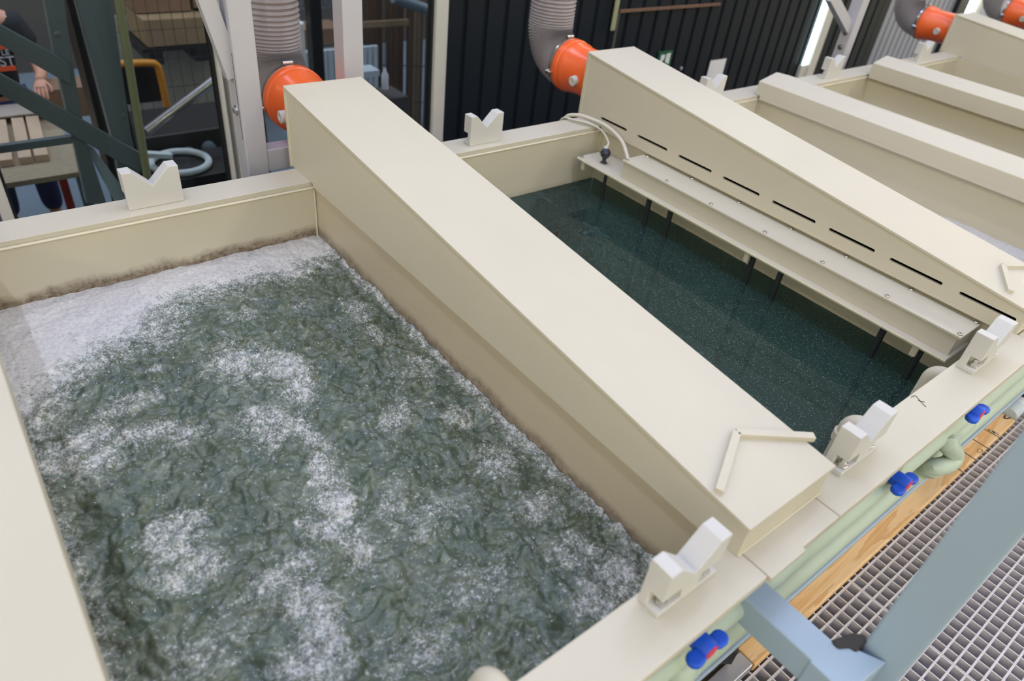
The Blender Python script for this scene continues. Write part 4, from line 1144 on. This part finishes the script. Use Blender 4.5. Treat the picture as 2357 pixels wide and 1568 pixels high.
# print on the shirt
yf_ = PYY - .245
def flat(name, x0, z0, x1, z1, m, y=yf_):
    b = MB(); b.box((x0, y, z0), (x1, y + .012, z1)); b.build(name, m, t)
e0 = at(0, 158, 1, yf_); 
flat('shirt_print', PX - .15, at(0, 165, 1, yf_)[2], at(38, 160, 1, yf_)[0], at(0, 155, 1, yf_)[2], M_print_o)
flat('shirt_print', PX - .15, at(0, 114, 1, yf_)[2], at(17, 110, 1, yf_)[0], at(0, 103, 1, yf_)[2], M_print_o)
def letters(txt, px, py, size):
    cu = bpy.data.curves.new('shirt_lettering', 'FONT'); cu.body = txt; cu.size = size; cu.extrude = .002; cu.align_x = 'RIGHT'
    cu.materials.append(M_print_w)
    tmp = bpy.data.objects.new('tmp', cu); COL.objects.link(tmp)
    bpy.context.view_layer.update()
    me = bpy.data.meshes.new_from_object(tmp.evaluated_get(bpy.context.evaluated_depsgraph_get()))
    bpy.data.objects.remove(tmp)
    o = bpy.data.objects.new('shirt_lettering', me); COL.objects.link(o); o.parent = t
    p = at(px, py, 1, yf_)
    o.location = p - origin(t); o.rotation_euler = (math.radians(90), 0, 0)
letters('EST', 38, 150, .078)
letters('LE', 24, 126, .045)

# far things
def wire_panel(name, label, x0, x1, z0, z1, y, px_, pz, m, group='wire mesh panels in the hall', r=.004, cat='fence'):
    b = MB(); x = x0
    while x <= x1 + 1e-6:
        b.bar((x, y, z0), (x, y, z1), r, r); x += px_
    z = z0
    while z <= z1 + 1e-6:
        b.bar((x0, y, z), (x1, y, z), r, r); z += pz
    b.bar((x0, y, z0), (x0, y, z1), .03, .03); b.bar((x1, y, z0), (x1, y, z1), .03, .03)
    o = b.build(name, m); return tag(o, label, cat, group)
wire_panel('mesh_fence', 'dark wire mesh fence behind the yellow guard tube', .95, 2.25, -1.7, .6, 6.12, .085, .22, M_wire)
slab('stack_base', 'pale grey board leaning behind the wire mesh', 'board', (1.95, 6.9, -1.15), (1.5, .03, .95), 0, pmat('grey_board', (.34, .32, .30), rough=.8, var=.2))
gb = 'brown cardboard boxes on the far shelf'
slab('cardboard_box', 'brown cardboard box beyond the mesh, left of the pair', 'box', (1.66, 6.62, -.30), (.42, .4, .5), 0, M_card, gb)
slab('cardboard_box', 'brown cardboard box beyond the mesh, right of the pair', 'box', (2.12, 6.62, -.22), (.44, .4, .62), 0, M_card, gb)
slab('cardboard_box', 'flat tan box on the dark pallet beyond the mesh', 'box', (1.85, 6.50, -.66), (.80, .5, .20), 0, M_tanslat, gb)
b = MB()
for k in range(3): b.box((1.45 + .35 * k, 6.25, -.90), (1.55 + .35 * k, 6.8, -.80))
b.box((1.40, 6.25, -.80), (2.3, 6.8, -.77)); o = b.build('pallet', M_gasket, bevel=.004); tag(o, 'dark pallet carrying the brown boxes beyond the mesh', 'pallet')
b = MB(); p = [B(255, 148, 5.8), B(340, 145, 5.8), B(360, 150, 5.8), B(367, 165, 5.8), B(376, 202, 5.8)]
b.tube(smooth_path([tuple(q) for q in p], 6) + [p[-1] + Vector((0, 0, -.8))], .027, 16); o = b.build('guard_tube', M_yellow, smooth=True); tag(o, 'bent amber yellow guard tube in the hall', 'guard tube')
slab('tool_case', 'black case under the bent yellow tube', 'case', (1.27, 5.95, -.92), (.30, .12, .28), 0, M_gasket)
b = MB(); p, q = B(338, 302, 4.6), B(500, 180, 4.6); b.cyl(p, q + (q - p) * .4, .029, 18); o = b.build('steel_tube', M_steel, smooth=True); tag(o, 'slanting steel tube behind the left window', 'tube')
t = thing('machine_trolley', 'black machine trolley with dark fittings behind the left window', 'trolley', (1.25, 4.9, -1.7))
b = MB(); b.box((.95, 4.70, -1.55), (1.75, 5.2, -.86)); b.build('cabinet', M_gasket, t, bevel=.01)
for x, z in ((1.12, -1.0), (1.21, -1.0), (1.34, -.98)):
    b = MB(); b.lathe([(.045, 0), (.045, .03), (.02, .045), (0, .045)], (x, 4.70, z), (0, -1, 0), 18); b.build('fitting', M_truss, t, smooth=True)
for z in (-1.02, -.90):
    b = MB(); b.box((1.47, 4.685, z - .045), (1.51, 4.70, z + .03)); b.build('label_plate', M_sheet, t)
for x in (1.0, 1.7):
    b = MB(); b.cyl((x, 4.75, -1.62), (x, 4.82, -1.62), .08, 18); b.build('wheel', M_black, t, smooth=True)
c = B(415, 373, 4.45)
b = MB(); b.tube([c + Vector((math.cos(a) * .165, math.sin(a) * .17, 0)) for a in np.linspace(0, 2 * math.pi, 40, endpoint=False)], .021, 12, closed=True)
o = b.build('white_hoop', M_crate, smooth=True); tag(o, 'white plastic hoop lying on the black shelf behind the glass', 'hoop')
b = MB(); b.box((.80, 4.25, c[2] - .06), (1.50, 4.64, c[2] - .022)); o = b.build('low_shelf', M_gasket, bevel=.004); tag(o, 'black low shelf under the white hoop', 'shelf')
b = MB(); p, q = B(335, 355, 4.42), B(395, 358, 4.42); b.bar(p, q, .05, .03); o = b.build('white_strap', M_crate, bevel=.004); tag(o, 'white flat strap joining the white hoop', 'strap')

# right window
b = MB(); p = B(731, 100, 5.4); b.box((p[0] - .045, 5.4, -1.7), (p[0] + .05, 5.5, 1.6)); o = b.build('dark_post', M_gasket, bevel=.005); tag(o, 'black steel post behind the right window', 'post')
b = MB(); p = B(694, 130, 5.5); b.tube([(p[0], 5.6, p[2] - .5), (p[0], 5.6, p[2] + .23)], .075, 24, caps=True); o = b.build('foil_roll', M_white, smooth=True); tag(o, 'upright white roll behind the ribbed hose', 'roll')
t = thing('slatted_crate', 'pale blue slatted crate behind the right window', 'crate', (2.55, 5.9, -1.7))
for k in range(16):
    b = MB(); x = 2.40 + .055 * k; b.box((x, 5.85, -1.6), (x + .042, 5.87, -.78)); b.build('slat', M_crate, t)
for z in (-1.5, -.85):
    b = MB(); b.box((2.40, 5.87, z), (3.28, 5.90, z + .07)); b.build('rail', M_crate, t)
b = MB(); b.box((2.40, 5.92, -.75), (2.98, 6.2, -.62)); o = b.build('wood_tray', M_card, bevel=.004); tag(o, 'brown tray standing on the slatted crate', 'tray')
wire_panel('mesh_fence', 'blue-grey wire mesh fence above the slatted crate', 2.35, 3.25, -.6, .7, 6.5, .05, .2, pmat('blue_grey_wire', (.18, .22, .27), rough=.5), r=.012)
k = 0
gs = 'upright brown boards behind the mesh cage'
for i in range(17):
    x = 3.05 + i * .075
    m = M_tanslat if i in (10, 11) else M_brownslat
    b = MB(); b.box((x, 6.08 + .03 * (i % 3), -1.7), (x + .058, 6.12 + .03 * (i % 3), .55)); o = b.build('upright_board', m, bevel=.003)
    tag(o, 'upright tan board in the mesh cage' if m is M_tanslat else 'upright red-brown board in the mesh cage', 'board', gs)
t = thing('mesh_cage', 'wire mesh cage of brown boards behind the right window, beside the cream frame', 'cage', (3.5, 5.8, -1.7))
b = MB()
for i in range(25): x = 3.02 + i * .05; b.bar((x, 6.0, -1.7), (x, 6.0, -.42), .006, .006); b.bar((x, 6.0, -.42), (x + .05, 5.93, .1), .006, .006)
for z in (-1.3, -.95): b.bar((3.02, 6.0, z), (4.25, 6.0, z - .15), .008, .008)
b.build('wire_panel', M_wire, t)
b = MB(); p, q = B(836, 57, 5.8), B(940, 51, 5.8); b.bar(p, q, .02, .05); b.build('top_rail', M_tanslat, t)
b = MB(); p, q = B(905, -6, 5.6), B(995, 26, 5.6); b.cyl(p, q, .045, 18); o = b.build('black_hose', M_truss, smooth=True); tag(o, 'thick dark hose crossing the top of the right window', 'hose')
b = MB(); p = B(886, 180, 5.4); b.lathe([(.03, -.09), (.03, .03), (.012, .06), (.012, .08), (0, .08)], p, (0, 0, 1), 16); o = b.build('plastic_bottle', M_white, smooth=True); tag(o, 'small white bottle on the dark box in front of the mesh cage', 'bottle')
p = B(880, 220, 5.45); slab('dark_box', 'dark box under the small white bottle', 'box', (p[0] + .02, 5.48, p[2] - .2), (.34, .3, .42), 0, M_fardark)
p = B(853, 168, 5.35); slab('white_tray', 'pale tray edge beside the small white bottle', 'tray', (p[0] - .06, 5.4, p[2]), (.26, .16, .05), 0, M_crate)
# far wall of the hall
b = MB(); b.box((-6, 9.0, -1.7), (10, 9.1, 4)); o = b.build('wall_far', M_fardark); tag(o, kind='structure')
# lamps seen at the far right
p = at(2352, 20, 1, 3.2); b = MB(); b.ball(p, .05, 14); o = b.build('indicator_lamp', M_greenlamp, smooth=True); tag(o, 'small glowing green lamp at the far right edge', 'lamp')
p = at(2324, 4, 1, 3.2); b = MB(); b.ball(p, .07, 14, (.8, .8, 2.0)); o = b.build('wall_lamp', lit_mat('white_lamp', (1, 1, 1, 1), 5), smooth=True); tag(o, 'small bright white lamp beside the farthest coupling', 'lamp')

# ================================================================== LIGHT
WORLD_BASE, WORLD_STRIP = 0.38, 26.0
w = bpy.data.worlds.new('hall_light'); scene.world = w; w.use_nodes = True
nt = w.node_tree; L = nt.links
bg = nt.nodes['Background']
tc = N(nt, 'ShaderNodeTexCoord'); sp = N(nt, 'ShaderNodeSeparateXYZ'); L.new(tc.outputs['Generated'], sp.inputs[0])
def wm(op, a, c, d=None):
    k = N(nt, 'ShaderNodeMath', operation=op)
    for i, v in enumerate((a, c, d)):
        if v is None: continue
        if isinstance(v, (int, float)): k.inputs[i].default_value = v
        else: L.new(v, k.inputs[i])
    return k.outputs[0]
# unseen hall overhead: even base with bright strips added for glints on water
zc = wm('MAXIMUM', sp.outputs['Z'], .08)
u = wm('DIVIDE', sp.outputs['X'], zc)
v = wm('DIVIDE', sp.outputs['Y'], zc)
row = wm('LESS_THAN', wm('FRACT', wm('MULTIPLY_ADD', u, .9, .25), 0), .024)
gap = wm('LESS_THAN', wm('FRACT', wm('MULTIPLY', v, 1.1), 0), .8)
up = N(nt, 'ShaderNodeMapRange'); up.inputs['From Min'].default_value = .30; up.inputs['From Max'].default_value = .85; L.new(sp.outputs['Z'], up.inputs['Value'])
roof = wm('MULTIPLY', wm('MULTIPLY', row, gap), wm('GREATER_THAN', sp.outputs['Z'], .3))
stg = wm('MULTIPLY', wm('MULTIPLY_ADD', roof, WORLD_STRIP, WORLD_BASE), wm('MULTIPLY_ADD', sp.outputs['Y'], -.28, 1.0))
mxw = N(nt, 'ShaderNodeMixRGB'); mxw.inputs['Color1'].default_value = (2.55, 2.30, 1.60, 1); mxw.inputs['Color2'].default_value = (.82, .91, 1.34, 1)
L.new(up.outputs[0], mxw.inputs['Fac'])
L.new(mxw.outputs['Color'], bg.inputs['Color']); L.new(stg, bg.inputs['Strength'])
def lamp(loc, sx, sy, power, col=(.90, .97, 1.30), rot=(0, 0, 0)):
    d = bpy.data.lights.new('ceiling_light', 'AREA'); d.shape = 'RECTANGLE'; d.size = sx; d.size_y = sy; d.energy = power; d.color = col
    o = bpy.data.objects.new('ceiling_light', d); COL.objects.link(o); o.location = loc; o.rotation_euler = rot
    return o
for loc in ((2.6, 2.3, 4.2), (1.7, 2.9, 4.2), (3.2, 1.4, 4.2)): lamp(loc, 1.2, .35, 13)
for loc in ((.2, 1.6, 4.2), (2.6, -1.0, 4.2), (5.4, 2.0, 4.2)):
    lamp(loc, 1.6, .10, 10)
lamp((1.5, 6.0, 3.6), 3.0, .6, 70, (.9, .96, 1))
scene.view_settings.view_transform = 'Standard'
scene.view_settings.look = 'None'
scene.view_settings.gamma = 1
scene.view_settings.exposure = 0.0
